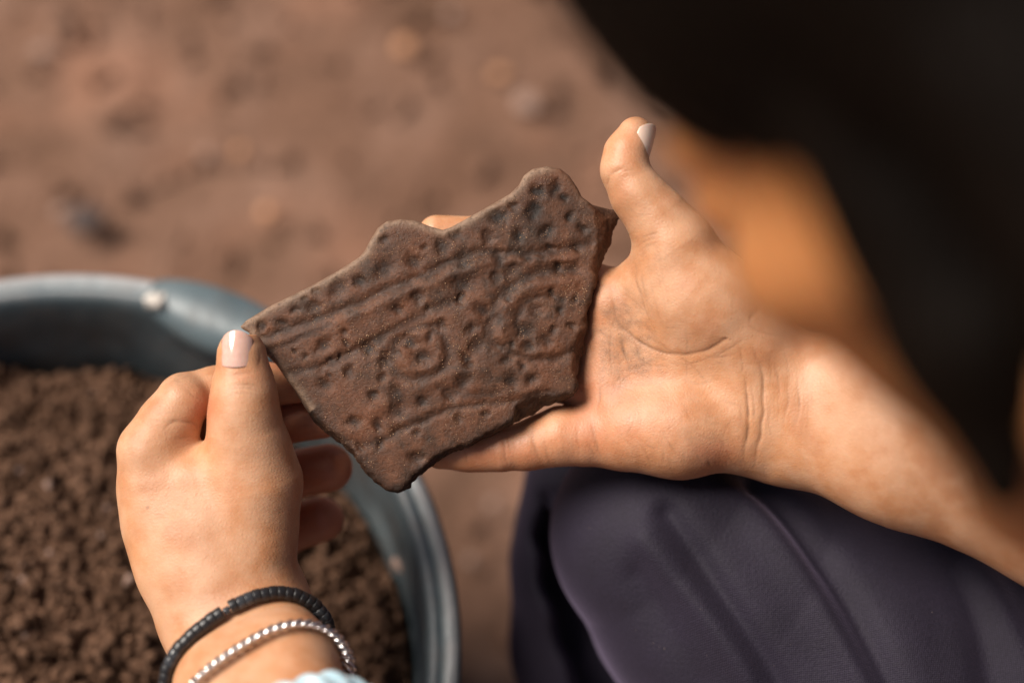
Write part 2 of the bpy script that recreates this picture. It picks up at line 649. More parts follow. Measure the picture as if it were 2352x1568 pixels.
# ------------------------------------------------------------------ the sherd
OUT_FRONT = [(549, 751), (565, 735), (623, 700), (676, 674), (729, 647), (772, 623), (825, 589), (838, 573), (849, 552), (867, 522), (889, 507),
             (920, 502), (952, 505), (984, 517), (1016, 527), (1035, 521), (1080, 496), (1128, 469), (1170, 445), (1191, 424), (1202, 403), (1223, 387),
             (1255, 381), (1287, 386), (1308, 403), (1327, 430), (1337, 451), (1358, 466), (1372, 482), (1377, 520), (1380, 557), (1368, 599), (1364, 621),
             (1369, 642), (1367, 663), (1359, 690), (1348, 716), (1345, 738), (1343, 759), (1329, 780), (1319, 801), (1316, 833), (1324, 865), (1328, 890),
             (1319, 907), (1287, 914), (1255, 912), (1239, 909), (1207, 918), (1189, 934), (1182, 966), (1154, 984), (1112, 1001), (1075, 1024), (1037, 1034),
             (1003, 1052), (979, 1074), (957, 1090), (940, 1112), (915, 1128), (899, 1128), (867, 1110), (838, 1080), (817, 1048), (786, 1014), (754, 990),
             (724, 962), (701, 930), (684, 905), (660, 876), (634, 838), (607, 812), (594, 796), (570, 764), (558, 758)]
OUT_BACK = [(549, 751), (565, 735), (623, 700), (676, 674), (729, 647), (772, 623), (825, 589), (838, 573), (849, 552), (867, 522), (889, 507),
            (920, 502), (952, 505), (984, 517), (1016, 527), (1035, 521), (1080, 496), (1128, 469), (1170, 445), (1191, 424), (1202, 403), (1223, 387),
            (1255, 381), (1287, 386), (1308, 403), (1327, 430), (1337, 451), (1361, 469), (1388, 475), (1414, 480), (1424, 501), (1414, 525), (1406, 557),
            (1393, 584), (1385, 608), (1374, 640), (1372, 663), (1364, 690), (1352, 720), (1350, 760), (1342, 800), (1334, 830), (1330, 850), (1326, 892),
            (1317, 912), (1290, 924), (1252, 934), (1223, 958), (1186, 971), (1154, 990), (1112, 1008), (1075, 1030), (1037, 1040),
            (1005, 1061), (979, 1083), (958, 1099), (942, 1120), (915, 1135), (899, 1133), (867, 1115), (835, 1083), (814, 1051), (782, 1019), (750, 998),
            (719, 969), (697, 934), (681, 907), (660, 876), (634, 838), (607, 812), (594, 796), (570, 764), (560, 759)]


def poly_sd(u, v, poly):
    P = np.array(poly, float)
    d = np.full(len(u), 1e18)
    s = np.ones(len(u))
    n = len(P)
    for i in range(n):
        a, b = P[i], P[i - 1]
        ex, ey = b[0] - a[0], b[1] - a[1]
        wx, wy = u - a[0], v - a[1]
        t = np.clip((wx * ex + wy * ey) / (ex * ex + ey * ey + 1e-9), 0, 1)
        bx, by = wx - ex * t, wy - ey * t
        d = np.minimum(d, bx * bx + by * by)
        c1, c2, c3 = v >= a[1], v < b[1], ex * wy > ey * wx
        fl = (c1 & c2 & c3) | (~c1 & ~c2 & ~c3)
        s = np.where(fl, -s, s)
    return s * np.sqrt(d)


def c2(x, y):
    return 516.8 + 0.5311 * x, 344.5 + 0.5311 * y


DIMPLES = [(385, 675, 26), (160, 760, 20), (250, 745, 20), (490, 600, 34), (585, 570, 24), (690, 515, 40), (820, 487, 34), (690, 390, 20), (940, 415, 32),
           (1000, 370, 22), (1140, 380, 26), (1180, 290, 34), (1270, 372, 26), (1245, 245, 20), (1335, 265, 30), (1350, 180, 24), (1430, 165, 28), (1465, 205, 20),
           (1390, 350, 30), (1545, 345, 20), (1240, 515, 30), (1185, 470, 26), (1030, 490, 26), (1172, 548, 24), (1025, 580, 44), (835, 632, 26), (748, 690, 22),
           (1020, 640, 24), (1110, 690, 30), (1180, 735, 30), (515, 790, 13), (425, 845, 26), (300, 870, 11), (350, 890, 13), (450, 970, 15), (435, 1010, 28),
           (540, 955, 22), (800, 830, 32), (885, 808, 20), (858, 892, 30), (1085, 850, 34), (1045, 905, 22), (1030, 1010, 30), (970, 1065, 28), (850, 1090, 24),
           (750, 1065, 38), (745, 1132, 34), (665, 1190, 22), (555, 1175, 28), (680, 985, 22), (1345, 690, 28), (1452, 692, 16), (1300, 780, 28), (1420, 780, 18),
           (1388, 822, 28), (1310, 850, 26), (1238, 1000, 28), (1330, 990, 22), (1285, 935, 16), (1060, 930, 16), (1010, 1160, 20), (830, 1330, 26), (690, 910, 24),
           (1500, 760, 16), (1440, 505, 22), (1310, 470, 20), (960, 330, 14), (620, 860, 26), (1070, 770, 22), (585, 1290, 18), (1130, 1140, 16), (1415, 620, 18),
           (1220, 905, 20), (940, 750, 18), (640, 1060, 20), (500, 900, 14), (1400, 420, 18), (1490, 290, 18), (1520, 430, 14), (300, 690, 16)]
_rg = np.random.default_rng(33)
for _i in range(400):
    _x, _y, _r = _rg.uniform(60, 1620), _rg.uniform(80, 1480), _rg.uniform(11, 20)
    if all(math.hypot(_x - a, _y - b) > 0.9 * (_r + c) + 10 for a, b, c in DIMPLES) and len(DIMPLES) < 108:
        DIMPLES.append((_x, _y, _r))
GROOVES = [([(150, 820), (350, 750), (560, 672), (700, 603), (860, 540), (1010, 468), (1120, 442), (1280, 448), (1450, 435), (1580, 402)], 15, 8.0),
           ([(180, 872), (300, 822), (450, 755)], 12, 6.0),
           ([(420, 945), (600, 850), (760, 760), (900, 690), (1010, 640)], 16, 6.0),
           ([(250, 970), (420, 930), (560, 860)], 12, 4.0),
           ([(740, 1215), (870, 1165), (980, 1120), (1100, 1100), (1250, 1085), (1400, 1045)], 11, 6.0),
           ([(480, 1250), (620, 1270), (760, 1215)], 14, 4.0),
           ([(1150, 830), (1135, 760), (1165, 680), (1215, 610), (1290, 560), (1390, 528), (1510, 520)], 20, 9.0),
           ([(1180, 850), (1260, 885), (1350, 905), (1440, 900), (1500, 870)], 14, 7.0),
           ([(745, 820), (715, 880), (725, 945), (800, 988), (880, 982), (945, 940), (968, 880), (950, 815), (900, 775)], 15, 5.5),
           ([(760, 830), (800, 780), (880, 755), (950, 770)], 13, 5.0),
           ([(1270, 800), (1265, 720), (1310, 655), (1390, 630), (1460, 650)], 12, 5.0),
           ([(930, 1030), (1060, 1060), (1180, 1050)], 14, 4.0)]
RIDGES = [([(775, 860), (770, 905), (800, 945), (860, 950), (920, 925), (930, 870), (900, 815), (840, 800)], 15, 4.0),
          ([(1200, 800), (1190, 720), (1230, 650), (1300, 600), (1400, 570), (1500, 570)], 18, 6.0),
          ([(250, 830), (480, 745), (700, 650), (900, 570), (1080, 510)], 20, 5.0),
          ([(1230, 860), (1300, 880), (1400, 875)], 12, 3.0),
          ([(640, 1130), (800, 1040), (1000, 960), (1120, 950)], 20, 3.0),
          ([(1010, 500), (1200, 480), (1500, 470)], 14, 4.0)]


def sherd_relief(u, v):
    """height in px above the plain face, and darkness of the hollows"""
    h = np.zeros(len(u))
    soot = np.zeros(len(u))
    q = np.stack([u * S0, v * S0, np.zeros(len(u))], 1)
    ju = u + fbm(q, 0.5, 3, 5) * 5
    jv = v + fbm(q, 0.5, 3, 6) * 5
    for i, (x, y, r) in enumerate(DIMPLES):
        cx, cy = c2(x, y)
        r = r * 0.5311 * (1.12 + 0.1 * math.sin(i * 5.1))
        ang = (i * 1.7) % 3.14
        dx, dy = ju - cx, jv - cy
        a = (dx * math.cos(ang) + dy * math.sin(ang)) / (r * 1.15)
        b = (-dx * math.sin(ang) + dy * math.cos(ang)) / (r * 0.85)
        e = a * a + b * b
        g = np.exp(-e ** 1.4 * 0.95)
        dep = min(7.0, 2.0 + r * 0.34)
        h -= g * dep * 0.95
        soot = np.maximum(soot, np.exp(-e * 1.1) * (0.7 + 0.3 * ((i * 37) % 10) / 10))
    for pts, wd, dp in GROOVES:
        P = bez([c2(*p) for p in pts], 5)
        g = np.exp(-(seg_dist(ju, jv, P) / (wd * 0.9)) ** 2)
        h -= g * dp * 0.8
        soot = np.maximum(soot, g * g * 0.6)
    for pts, wd, dp in RIDGES:
        P = bez([c2(*p) for p in pts], 5)
        h += np.exp(-(seg_dist(ju, jv, P) / (wd * 0.8)) ** 2) * dp * 0.9
    return h, soot


class Table:
    """a function of the face plane sampled once and read back bilinearly"""
    def __init__(self, fn, u0, u1, v0, v1, st):
        self.u0, self.v0, self.st = u0, v0, st
        self.nu, self.nv = int((u1 - u0) / st) + 2, int((v1 - v0) / st) + 2
        U, V = np.meshgrid(u0 + np.arange(self.nu) * st, v0 + np.arange(self.nv) * st, indexing='ij')
        self.T = [t.reshape(self.nu, self.nv) for t in fn(U.ravel(), V.ravel())]

    def __call__(self, u, v):
        x = np.clip((u - self.u0) / self.st, 0, self.nu - 1.001)
        y = np.clip((v - self.v0) / self.st, 0, self.nv - 1.001)
        i, j = x.astype(int), y.astype(int)
        x, y = x - i, y - j
        return [t[i, j] * (1 - x) * (1 - y) + t[i + 1, j] * x * (1 - y) + t[i, j + 1] * (1 - x) * y + t[i + 1, j + 1] * x * y for t in self.T]


TAB = {}


def sherd_tab(u, v):
    if 't' not in TAB:
        TAB['t'] = Table(lambda a, b: [*sherd_relief(a, b), poly_sd(a, b, OUT_FRONT), poly_sd(a, b, OUT_BACK)], 525, 1450, 355, 1160, 1.6)
    return TAB['t'](u, v)


def sherd_wf(u, v):
    # gently curved pot wall, bending back towards both sides
    a = (u - 1000) * 0.93 + (v - 780) * -0.36
    b = (u - 1000) * 0.36 + (v - 780) * 0.93
    return 14 - (a / 470.0) ** 2 * 26 - (b / 330.0) ** 2 * 14


SH_T = 52.0


def sherd_fn(P):
    u, v, w = uvw(P)
    q = P
    wf = sherd_wf(u, v)
    h, _, dF, dB = sherd_tab(u, v)
    n = fbm(q, 0.16, 4, 11) * 6 + fbm(q, 0.9, 3, 12) * 1.6
    t = np.clip((wf - 4 - w) / (SH_T * 0.75), 0, 1)
    edge = fbm(q, 0.35, 4, 21) * 7
    lower = np.clip((v - (1060 - 0.75 * (u - 560))) / 120, 0.12, 1)       # the old rim is smooth, the breaks are rough
    d2 = dF * (1 - t) + dB * t + edge * lower + 1.5
    lobes = 5 * np.exp(-(((u - 1255) / 60) ** 2 + ((v - 425) / 50) ** 2)) + 4 * np.exp(-(((u - 900) / 60) ** 2 + ((v - 545) / 45) ** 2))
    top = w - (wf + h + n * 0.2 + lobes)
    bot = (wf - SH_T + n) - w
    k1 = 11
    d = smax(smax(d2, top, k1), bot, 14)
    return d * S0 * 0.85


SHERD_MM = None


def make_sherd():
    lo = mm(535, 1150, -110)
    hi = mm(1440, 365, 40)
    lo, hi = np.minimum(lo, hi) - 3, np.maximum(lo, hi) + 3
    lo[2], hi[2] = mm(0, 0, -105)[2], mm(0, 0, 38)[2]
    v, f = mesh_sdf(sherd_fn, lo, hi, 0.55, project=2)
    u, vv, w = uvw(v)
    h, soot, dF, _ = sherd_tab(u, vv)
    wf = sherd_wf(u, vv)
    front = np.clip((w - (wf - 22)) / 10, 0, 1)
    rim = np.exp(-(np.minimum(dF + 5, 0) / 12) ** 2) * (vv < 1060 - 0.75 * (u - 560))
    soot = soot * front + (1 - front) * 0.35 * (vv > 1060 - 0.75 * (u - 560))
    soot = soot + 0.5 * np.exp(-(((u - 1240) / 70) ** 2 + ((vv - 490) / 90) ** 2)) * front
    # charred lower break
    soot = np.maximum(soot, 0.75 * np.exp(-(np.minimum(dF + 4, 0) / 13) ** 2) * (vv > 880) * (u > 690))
    pale = rim * 0.9 * np.clip((1300 - u) / 60, 0.25, 1)  # light catching the upper rim, painted into the clay colour
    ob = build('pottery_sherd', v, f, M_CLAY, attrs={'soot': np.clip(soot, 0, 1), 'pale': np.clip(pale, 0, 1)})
    tag(ob, 'large brown decorated pottery sherd with stamped dimples and grooves held between two hands', 'pottery sherd')
    # grains of sand still sticking to the face
    gv, gf, o = [], [], 0
    cl = [(850, 745, 45), (1060, 800, 30), (840, 830, 35), (1345, 680, 25), (900, 1010, 45), (1000, 650, 90), (1150, 700, 120), (820, 900, 90)]
    for i in range(420):
        cx, cy, sp = cl[int(RNG.integers(len(cl)))]
        x, y = cx + RNG.normal() * sp, cy + RNG.normal() * sp
        hh, _, dd, _ = sherd_tab(np.array([x]), np.array([y]))
        if dd[0] > -14:
            continue
        ww = float(sherd_wf(np.array([x]), np.array([y]))[0] + hh[0])
        c = mm(x, y, ww + 0.5)
        r = RNG.uniform(0.12, 0.30)
        pts = np.array([(1, 0, 0), (-1, 0, 0), (0, 1, 0), (0, -1, 0), (0, 0, 1), (0, 0, -1)], float) * r * RNG.uniform(0.7, 1.3, (6, 1))
        gv.append(c + pts)
        gf += [(o + a, o + b, o + c_) for a, b, c_ in ((0, 2, 4), (2, 1, 4), (1, 3, 4), (3, 0, 4), (2, 0, 5), (1, 2, 5), (3, 1, 5), (0, 3, 5))]
        o += 6
    g = build('sand_grains', np.concatenate(gv), gf, M_GRAIN, parent=ob)
    g['kind'] = 'stuff'
    return ob


# ------------------------------------------------------------------ right hand (palm up under the sherd)
def right_hand(P):
    d = chain(P, [(1410, 700, -95, 82), (1560, 770, -88, 92), (1710, 855, -92, 98)], 8)
    for pts in ([(1408, 800, -112, 84), (1560, 830, -100, 92), (1700, 890, -98, 100)],
                [(1412, 900, -108, 84), (1560, 900, -98, 92), (1700, 930, -98, 100)],
                [(1425, 992, -92, 80), (1560, 985, -80, 92), (1700, 960, -92, 104)]):
        d = smin(d, chain(P, pts, 8), 9)
    d = smin(d, chain(P, [(1470, 985, -62, 90), (1560, 985, -52, 96), (1660, 970, -66, 100)], 8), 8)      # hypothenar
    d = smin(d, chain(P, [(1530, 640, -28, 90), (1580, 680, -22, 104), (1640, 712, -26, 110), (1712, 795, -52, 108), (1790, 862, -84, 102)], 8), 9)   # thenar
    thumb = chain(P, [(1610, 655, -18, 102), (1548, 562, 0, 85), (1507, 497, 8, 65), (1464, 446, 12, 57), (1434, 391, 12, 52)], 5)
    tip = chain(P, [(1434, 391, 12, 52), (1438, 352, 10, 47), (1459, 310, 6, 41)], 4)
    thumb = smin(thumb, tip, 3)
    # web between thumb and index
    d = smin(d, chain(P, [(1480, 640, -60, 46), (1540, 620, -30, 70)], 6), 8)
    d = smin(d, thumb, 6)
    fingers = [[(1420, 690, -120, 60), (1335, 645, -125, 54), (1240, 590, -122, 52), (1110, 545, -108, 47), (1003, 536, -102, 42)],
               [(1415, 790, -128, 62), (1335, 770, -130, 56), (1240, 740, -125, 53), (1100, 705, -112, 49), (970, 690, -106, 42)],
               [(1415, 895, -126, 60), (1335, 880, -126, 55), (1240, 865, -122, 52), (1110, 850, -112, 48), (985, 850, -108, 42)],
               [(1420, 1000, -96, 70), (1345, 1000, -92, 68), (1290, 1001, -94, 67), (1240, 1014, -100, 59), (1205, 1025, -100, 53),
                (1150, 1030, -97, 50), (1110, 1034, -97, 46), (1072, 1037, -95, 44), (1010, 1044, -90, 33)]]
    base = d
    out = base
    for f in fingers:
        out = np.minimum(out, smin(base, chain(P, f, 2.5), 4.5))
    # wrist and forearm: two bones side by side
    arm = chain_mm(P, [(*mm(1700, 880, -88), 16.5), (*mm(1780, 890, -92), 17.5), (150, -14, -545, 24), (215, -28, -530, 33), (290, -65, -503, 42)], 12)
    arm = smin(arm, chain_mm(P, [(*mm(1700, 962, -88), 17.5), (*mm(1790, 985, -92), 19.3), (150, -42, -548, 27), (215, -61, -533, 35), (290, -85, -508, 40)], 12), 14)
    out = smin(out, arm, 8)
    return out


R_CREASES = [
    ([(1414, 640), (1409, 680), (1412, 718), (1424, 745), (1453, 772), (1500, 800), (1553, 815), (1600, 810), (1650, 790), (1710, 745), (1760, 690)], 5, 0.9, 0.6),
    ([(1424, 757), (1432, 800), (1446, 840), (1452, 858)], 4, 0.5, 0.8),
    ([(1432, 745), (1470, 765), (1530, 800), (1600, 850), (1640, 900)], 3.2, 0.25, 0.25),
    ([(1395, 860), (1440, 850), (1500, 840), (1570, 850)], 3.2, 0.2, 0.18),
    ([(1359, 950), (1364, 1000), (1375, 1040), (1388, 1060)], 5, 0.9, 0.5),
    ([(1345, 1005), (1358, 1035), (1378, 1062)], 3.2, 0.4, 0.35),
    ([(1330, 960), (1326, 1010), (1335, 1062)], 3.2, 0.3, 0.2),
    ([(1222, 975), (1228, 1020), (1248, 1066)], 4, 0.7, 0.5),
    ([(1243, 960), (1250, 1010), (1262, 1060)], 3.2, 0.35, 0.3),
    ([(1148, 985), (1158, 1030), (1168, 1074)], 4, 0.7, 0.45),
    ([(1158, 984), (1168, 1030), (1176, 1070)], 3, 0.3, 0.3),
    ([(1068, 1024), (1072, 1050), (1075, 1076)], 4, 0.6, 0.4),
    ([(1742, 820), (1750, 870), (1753, 930), (1748, 990), (1740, 1040), (1730, 1075)], 4.5, 1.3, 1.0),
    ([(1712, 850), (1716, 905), (1718, 960), (1714, 1010), (1708, 1060)], 4, 1.0, 0.75),
    ([(1626, 1052), (1630, 1068), (1640, 1078)], 3.5, 0.6, 0.9),
    ([(1780, 830), (1788, 880), (1784, 930)], 3, 0.35, 0.4), ([(1800, 800), (1812, 870), (1806, 940), (1795, 1000)], 3, 0.3, 0.3),
    ([(1832, 860), (1836, 920), (1826, 985)], 3, 0.4, 0.45), ([(1770, 900), (1765, 960), (1772, 1010)], 3, 0.25, 0.3),
    ([(1730, 790), (1740, 840)], 3, 0.3, 0.4), ([(1700, 780), (1705, 840), (1700, 880)], 3, 0.3, 0.35),
    ([(1690, 720), (1740, 760), (1800, 770)], 3, 0.2, 0.25), ([(1620, 830), (1680, 800), (1740, 770)], 3, 0.25, 0.35),
    ([(1398, 412), (1412, 398), (1428, 388), (1440, 380)], 4, 0.8, 0.35), ([(1388, 432), (1398, 415), (1402, 398)], 3.5, 0.6, 0.3),
    ([(1405, 402), (1436, 392), (1470, 386)], 3, 0.25, 0.2), ([(1412, 412), (1450, 402), (1490, 394)], 3, 0.2, 0.15),
    ([(1457, 560), (1480, 545), (1510, 538), (1560, 535), (1600, 542)], 4, 0.5, 0.35), ([(1457, 572), (1490, 550), (1530, 545)], 3, 0.35, 0.25),
    ([(1460, 585), (1500, 560), (1560, 555)], 3, 0.2, 0.18), ([(1440, 505), (1460, 498), (1490, 492)], 3, 0.15, 0.12),
    ([(1457, 590), (1462, 640), (1475, 690), (1490, 730), (1510, 780)], 4, 0.45, 0.35),
]
for i in range(9):       # the fine upright folds of the thenar
    x0 = 1466 + i * 15 + (i % 3) * 4
    R_CREASES.append(([(x0, 575 + (i % 3) * 14), (x0 + 8 + i, 640), (x0 + 22 + i * 1.5, 710), (x0 + 40 + i * 2, 775 - (i % 4) * 12)], 2.6, 0.16, 0.16))
R_CREASES += [
    ([(1453, 772), (1462, 800), (1466, 835)], 2.6, 0.3, 0.4), ([(1500, 800), (1540, 835), (1590, 850)], 2.6, 0.2, 0.2),
    ([(1412, 718), (1404, 760), (1402, 820), (1412, 880)], 3.0, 0.35, 0.3), ([(1436, 700), (1450, 735), (1475, 760)], 2.6, 0.2, 0.2),
    ([(1520, 830), (1580, 838), (1640, 815), (1690, 780)], 2.6, 0.2, 0.2), ([(1600, 812), (1650, 822), (1700, 812)], 2.6, 0.2, 0.2),
    ([(1560, 870), (1600, 880), (1660, 870)], 2.6, 0.15, 0.15), ([(1380, 880), (1376, 920), (1368, 950)], 3, 0.4, 0.35),
    ([(1390, 900), (1430, 890), (1480, 900)], 2.6, 0.15, 0.15), ([(1725, 870), (1731, 930), (1728, 990)], 2.6, 0.3, 0.3),
    ([(1757, 880), (1762, 950), (1756, 1020)], 2.6, 0.3, 0.3), ([(1700, 900), (1703, 960), (1699, 1000)], 2.6, 0.2, 0.2)]
for i in range(10):      # crossing hair-fine lines of the mound
    x0, y0 = 1480 + i * 17, 600 + ((i * 71) % 120)
    R_CREASES.append(([(x0, y0), (x0 + 40, y0 - 8), (x0 + 85, y0 - 6)], 2.2, 0.08, 0.10))
rgl = np.random.default_rng(12)
for i in range(46):      # many faint lines crossing the palm
    x0, y0 = rgl.uniform(1400, 1690), rgl.uniform(640, 1040)
    a = rgl.choice([0.15, 1.35, 1.9, 0.7]) + rgl.normal() * 0.2
    ln = rgl.uniform(25, 75)
    R_CREASES.append(([(x0, y0), (x0 + math.cos(a) * ln * .5 + rgl.normal() * 4, y0 + math.sin(a) * ln * .5), (x0 + math.cos(a) * ln, y0 + math.sin(a) * ln)], 2.4, 0.12, rgl.uniform(0.16, 0.36)))
for i in range(22):      # pinky and finger root skin
    x0 = 1120 + i * 12
    R_CREASES.append(([(x0, 1000 + (i % 4) * 10), (x0 + 6, 1040), (x0 + 9, 1070)], 2.0, 0.06, 0.12))
for i in range(14):      # wrist skin
    x0 = 1765 + i * 13
    y0 = 800 + ((i * 53) % 70) + i * 6
    R_CREASES.append(([(x0, y0), (x0 + 6 - (i % 3) * 5, y0 + 50), (x0 - 4, y0 + 100 + (i % 4) * 20)], 2.8, 0.14, 0.13))
for i in range(8):
    R_CREASES.append(([(1640 + i * 10, 1052 + (i % 3) * 3), (1644 + i * 10, 1076)], 2.6, 0.2, 0.3))


def nail(name, C, axis, nrm, r, half, length, mat, parent, thick=0.45, taper=0.82, round_tip=0.35):
    axis = axis / np.linalg.norm(axis)
    nrm = nrm - axis * (nrm @ axis)
    nrm /= np.linalg.norm(nrm)
    side = np.cross(axis, nrm)
    NU, NV = 25, 29
    layers = []
    for lay in (0, 1):
        g = []
        for j in range(NV):
            t = j / (NV - 1)
            for i in range(NU):
                s = i / (NU - 1) * 2 - 1
                # rounded free edge and cuticle
                tt = t * (1 - 0.0) - (round_tip * s * s * t ** 3) * 0.8 + 0.10 * s * s * (1 - t) ** 3
                ang = half * s * (1 - (1 - taper) * t)
                arch = -0.35 * (tt - 0.45) ** 2
                rr = r + arch * r * 0.5 - (thick if lay else 0) - 0.22 * abs(s) ** 6
                g.append(C + axis * ((tt - 0.5) * length) + (nrm * math.cos(ang) + side * math.sin(ang)) * rr)
        layers.append(np.array(g))
    V = np.concatenate(layers)
    F = []
    o = NU * NV
    for j in range(NV - 1):
        for i in range(NU - 1):
            a = j * NU + i
            F.append((a, a + 1, a + NU + 1, a + NU))
            F.append((o + a, o + a + NU, o + a + NU + 1, o + a + 1))
    for j in range(NV - 1):
        for i in (0, NU - 1):
            a = j * NU + i
            q = (a, a + NU, o + a + NU, o + a)
            F.append(q if i == 0 else q[::-1])
    for i in range(NU - 1):
        for j in (0, NV - 1):
            a = j * NU + i
            q = (a, o + a, o + a + 1, a + 1)
            F.append(q if j == 0 else q[::-1])
    return build(name, V, F, mat, parent=parent)


# ------------------------------------------------------------------ left hand (thumb on top, fingers curled under)
ELB_L = np.array((-27.0, -225.0, -368.0))
WR_L = mm(545, 1400, -10)


def left_hand(P):
    # back of the hand and web
    d = chain(P, [(345, 1038, -22, 71), (357, 1125, -34, 75), (373, 1205, -30, 78), (404, 1300, -16, 82), (446, 1400, 12, 86)], 8)
    d = smin(d, chain(P, [(585, 1120, -16, 96), (582, 1210, -20, 93), (580, 1300, -8, 86), (590, 1390, 8, 92)], 8), 14)
    d = smin(d, chain(P, [(470, 1120, -30, 92), (475, 1220, -22, 100), (500, 1330, -4, 100), (530, 1420, 20, 98)], 8), 14)
    d = smin(d, chain(P, [(640, 1345, -40, 52), (645, 1385, -20, 56)], 5), 5)
    # deeper metacarpals
    for a in ([(362, 1065, -130, 76), (400, 1220, -110, 84), (500, 1400, -50, 90)],
              [(382, 1110, -230, 76), (430, 1250, -190, 84), (530, 1400, -100, 90)],
              [(420, 1180, -310, 70), (470, 1290, -250, 80), (560, 1400, -130, 85)],
              [(560, 1200, -150, 90), (570, 1300, -110, 90)]):
        d = smin(d, chain(P, a, 8), 10)
    # thumb
    th = chain(P, [(592, 1100, -8, 96), (577, 1035, 8, 84), (562, 985, 22, 76), (560, 930, 34, 70), (560, 900, 38, 67)], 6)
    th = smin(th, chain(P, [(553, 905, 36, 61), (551, 868, 38, 53), (550, 812, 42, 44), (552, 803, 41, 41)], 4), 3)
    th = smin(th, chain(P, [(568, 905, 36, 61), (567, 868, 36, 52), (561, 815, 38, 44), (556, 804, 38, 41)], 4), 3)
    d2 = smin(d, th, 8)
    # index: proximal bulge up to the knuckle bend, then across under the thumb
    ix = chain(P, [(352, 1030, -22, 70), (385, 975, -22, 66), (420, 922, -28, 62)], 4)
    ix2 = chain(P, [(425, 912, -52, 58), (500, 898, -92, 54), (600, 885, -122, 50), (690, 880, -128, 44)], 4)
    ix = smin(ix, ix2, 2.0)
    out = smin(d2, ix, 5)
    for a in ([(390, 1010, -150, 66), (480, 965, -190, 58), (620, 972, -178, 53), (740, 960, -160, 47)],
              [(400, 1110, -250, 66), (520, 1110, -270, 60), (640, 1096, -255, 57), (755, 1074, -235, 55)],
              [(440, 1200, -330, 62), (540, 1235, -345, 58), (650, 1218, -335, 56), (736, 1192, -320, 53)]):
        out = np.minimum(out, smin(d, chain(P, a, 3), 4))
    # forearm: two bones
    ax = ELB_L - WR_L
    la = np.array([0.94, 0.34, 0.0]) * 11.0
    bonesA = [(*(WR_L - la + np.array([0, -5, -2])), 17), (*(WR_L - la + ax * 0.16), 17.5), (*(WR_L - la + ax * 0.45), 25), (*(ELB_L - la), 36)]
    bonesB = [(*(WR_L + la + np.array([0, -5, -2])), 17), (*(WR_L + la + ax * 0.16), 17.5), (*(WR_L + la + ax * 0.45), 24), (*(ELB_L + la), 34)]
    arm = smin(chain_mm(P, bonesA, 10), chain_mm(P, bonesB, 10), 14)
    return smin(out, arm, 9)


L_CREASES = [
    ([(371, 992), (400, 968), (440, 970), (468, 988), (480, 1000)], 6, 0.9, 0.35),
    ([(395, 1012), (430, 1004), (455, 992)], 4, 0.4, 0.2),
    ([(420, 880), (440, 905), (470, 920)], 4, 0.5, 0.25),
    ([(520, 895), (540, 885), (565, 882), (595, 888), (612, 900)], 3.5, 0.45, 0.3),
    ([(516, 904), (540, 893), (570, 890), (605, 900)], 3.2, 0.35, 0.25),
    ([(520, 914), (550, 902), (590, 904)], 3, 0.25, 0.2),
    ([(513, 860), (552, 858), (592, 853)], 4, 0.6, 0.35),
    ([(512, 790), (511, 820), (514, 856)], 3.5, 0.6, 0.4), ([(594, 800), (597, 825), (592, 852)], 3.5, 0.5, 0.3),
    ([(620, 1180), (660, 1176)], 3, 0.2, 0.15), ([(625, 1220), (668, 1212)], 3, 0.2, 0.15), ([(620, 1255), (660, 1250)], 3, 0.2, 0.15),
    ([(345, 940), (375, 950), (410, 946)], 3, 0.2, 0.12), ([(335, 960), (370, 968), (400, 962)], 3, 0.2, 0.12),
]


# ------------------------------------------------------------------ head (seen from behind the left shoulder)
HC = np.array((114.0, 70.5, -290.0))
HF = np.array((-0.46, -0.33, -0.82))
HF /= np.linalg.norm(HF)
HU = np.array((-0.50, 0.866, 0.0))
HU -= HF * (HU @ HF)
HU /= np.linalg.norm(HU)
HL = np.cross(HU, HF)
HM = np.stack([HL, HU, HF])        # local = (P-HC) @ HM.T


def hp(l, u, f):
    return HC + HL * l + HU * u + HF * f


SH_LEFT, SH_RIGHT, NECK = (130, -205, -150), (410, -60, -250), (262, -108, -200)


def head_fn(P):
    q = (P - HC) @ HM.T
    q2 = q.copy()
    q2[:, 0] = np.abs(q2[:, 0])
    d = ellip(q, np.array((0, 25, -12)), (72, 88, 92))
    d = smin(d, ellip(q, np.array((0, -20, 22)), (60, 84, 70)), 14)
    d = smin(d, cap(q2, np.array((44, -62, 8.)), np.array((10, -92, 68.)), 24, 17), 16)           # jaw and chin
    d = smin(d, cap(q2, np.array((40, -18, 62.)), np.array((52, -22, 30.)), 17, 16), 10)            # cheekbones
    d = smin(d, cap(q, np.array((0, 4, 88.)), np.array((0, -30, 108.)), 6, 9), 6)                   # nose
    d = smin(d, cap(q2, np.array((6, -34, 97.)), np.array((11, -34, 94.)), 6, 5), 4)
    d = smin(d, cap(q2, np.array((4, 20, 88.)), np.array((36, 18, 74.)), 8, 9), 7)                  # brow
    d = smax(d, -ellip(q2, np.array((29, 4, 92.)), (13, 9, 12)), 6)                                 # eye socket
    d = smin(d, ellip(q2, np.array((29, 4, 78.)), (13, 11, 12)), 2)                                  # eyelid
    d = smin(d, cap(q2, np.array((0, -53, 91.)), np.array((18, -55, 82.)), 5.5, 3), 4)              # lips
    d = smin(d, cap(q2, np.array((0, -61, 90.)), np.array((15, -60, 83.)), 6, 3), 3)
    d = smax(d, -cap(q2, np.array((0, -57, 98.)), np.array((20, -58, 85.)), 1.5, 1), 2)
    ear = ellip(q2, np.array((72, -6, -20.)), (7, 30, 16))
    ear = smax(ear, -ellip(q2, np.array((80, -4, -16.)), (6, 20, 10)), 3)
    d = smin(d, ear, 5)
    return d


